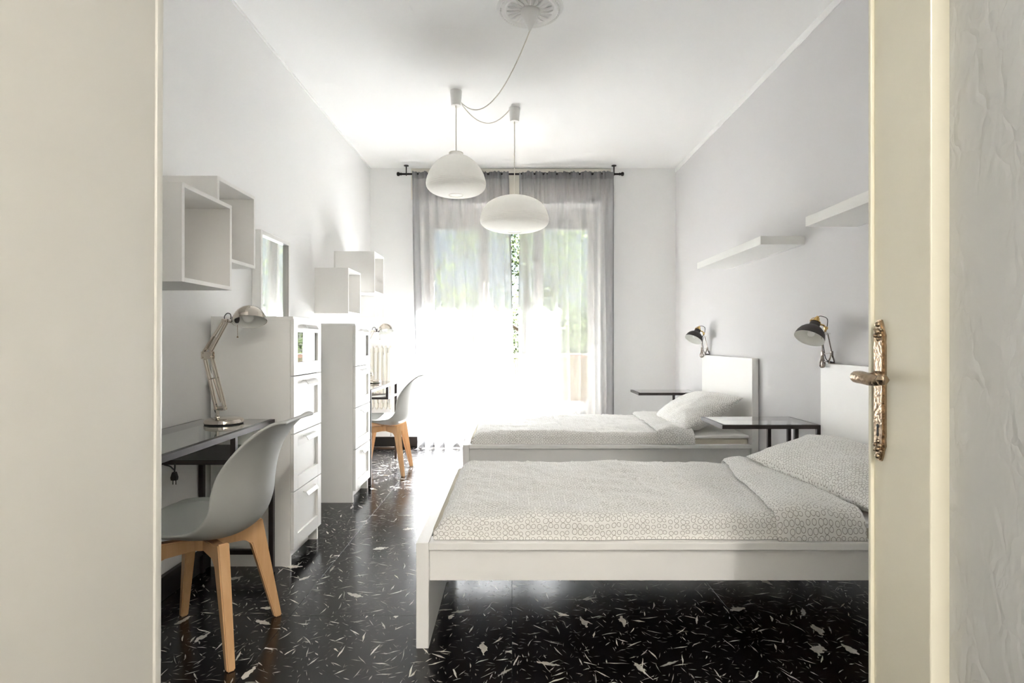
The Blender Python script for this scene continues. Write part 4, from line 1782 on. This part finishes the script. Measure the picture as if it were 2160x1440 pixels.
def make_pendant(label, P, prof, ztop, link=None):
    t = thing('pendant_lamp', label, 'lamp', (P.x, P.y, ztop), group='rice paper pendant lamps')
    up = H - ztop
    bm = newbm()
    lathe(bm, [(0, up), (.044, up), (.0445, up - .004), (.036, up - .104), (.034, up - .108), (0, up - .108)], 28)
    mesh_obj('ceiling_cup', bm, M['whiteplastic'], t, smooth='auto')
    bm = newbm()
    tube(bm, [(0, 0, up - .106), (0, 0, up - .125)], .006, 8)
    tube(bm, [(0, 0, up - .12), (0, 0, -.06)], .0036, 8)
    mesh_obj('cord', bm, M['whitecord'], t, smooth='auto')
    # paper shade with wire ribs
    cv = catmull([(r, z, 0) for r, z in prof], 14)
    bm = newbm()
    L = 0
    pr = []
    for i, p in enumerate(cv):
        if i:
            L += (p - cv[i - 1]).length
        rib = 0.0012 * abs(math.sin(L / 0.0125 * math.pi))
        pr.append((max(.001, p.x - rib), p.y))
    lathe(bm, pr, 64)
    sh = mesh_obj('paper_shade', bm, M['paper'], t, smooth=True)
    bm = newbm()
    torus(bm, prof[-1][0], .0022, Matrix.Translation((0, 0, prof[-1][1])), 40, 6)
    mesh_obj('bottom_ring', bm, M['whitecord'], sh, smooth=True)
    bm = newbm()
    torus(bm, prof[0][0], .0022, Matrix.Translation((0, 0, prof[0][1])), 40, 6)
    for a in range(3):
        c, s = math.cos(a * 2.094), math.sin(a * 2.094)
        tube(bm, [(c * prof[0][0], s * prof[0][0], prof[0][1]), (c * .02, s * .02, -.03)], .0014, 6)
    mesh_obj('top_ring', bm, M['whitecord'], sh, smooth=True)
    bm = newbm()
    lathe(bm, [(0, -.05), (.020, -.05), (.021, -.11), (0, -.112)], 18)
    mesh_obj('socket', bm, M['whiteplastic'], t, smooth='auto')
    bm = newbm()
    lathe(bm, [(.013, -.11), (.016, -.125), (.030, -.155), (.030, -.17), (.02, -.19), (0, -.196)], 20)
    mesh_obj('bulb', bm, M['bulb'], t, smooth=True)
    if link is not None:
        o = Vector((P.x, P.y, ztop))
        bm = newbm()
        tube(bm, [p - o for p in link], .0036, 8)
        mesh_obj('link_cord', bm, M['whitecord'], t, smooth='auto')
    return t


s1 = 284.0
k1 = 1 / (4.154 * s1)
prof1 = [(.052, 0), (.055, -.020), (.078, -.030), (.112, -.044), (.160, -.085), (.200, -.145), (.220, -.205), (.222, -.238), (.212, -.262), (.185, -.286), (.140, -.302), (.085, -.309), (.052, -.310)]
make_pendant('bell shaped rice paper pendant lamp, the left of the two', P1, prof1, 2.515)
c2a = P1 + Vector((.040, 0.01, -.090))
c2b = P2 + Vector((-.040, 0, -.012))
prof2 = [(.055, 0), (.060, -.004), (.110, -.012), (.170, -.034), (.220, -.066), (.252, -.108), (.270, -.160), (.275, -.195), (.266, -.222), (.238, -.246), (.185, -.266), (.115, -.279), (.055, -.283)]
make_pendant('wide flattened rice paper pendant lamp, the right of the two', P2, prof2, 2.275, swag(c2a, c2b, .125))

# ------------------------------------------------------------------ added fill lamps in the unseen hall (behind the camera)
for k, (yy, lab) in enumerate(((-1.6, 'added fill lamp in the unseen hall, nearest the bedroom door'), (-3.0, 'added fill lamp in the middle of the unseen hall'),
                               (-4.3, 'added fill lamp at the far end of the unseen hall'))):
    t = thing('hall_fill_lamp', lab, 'lamp', (0.65, yy, H), group='added hall fill lamps')
    bm = newbm()
    lathe(bm, [(0, 0), (.22, 0), (.22, -.02), (0, -.02)], 32)
    mesh_obj('fill_lamp_base', bm, M['whiteplastic'], t)
    bm = newbm()
    lathe(bm, [(.215, -.02), (.20, -.055), (.15, -.09), (.08, -.108), (0, -.112)], 32)
    mesh_obj('fill_lamp_glass', bm, M['fill_glow'], t, smooth=True)
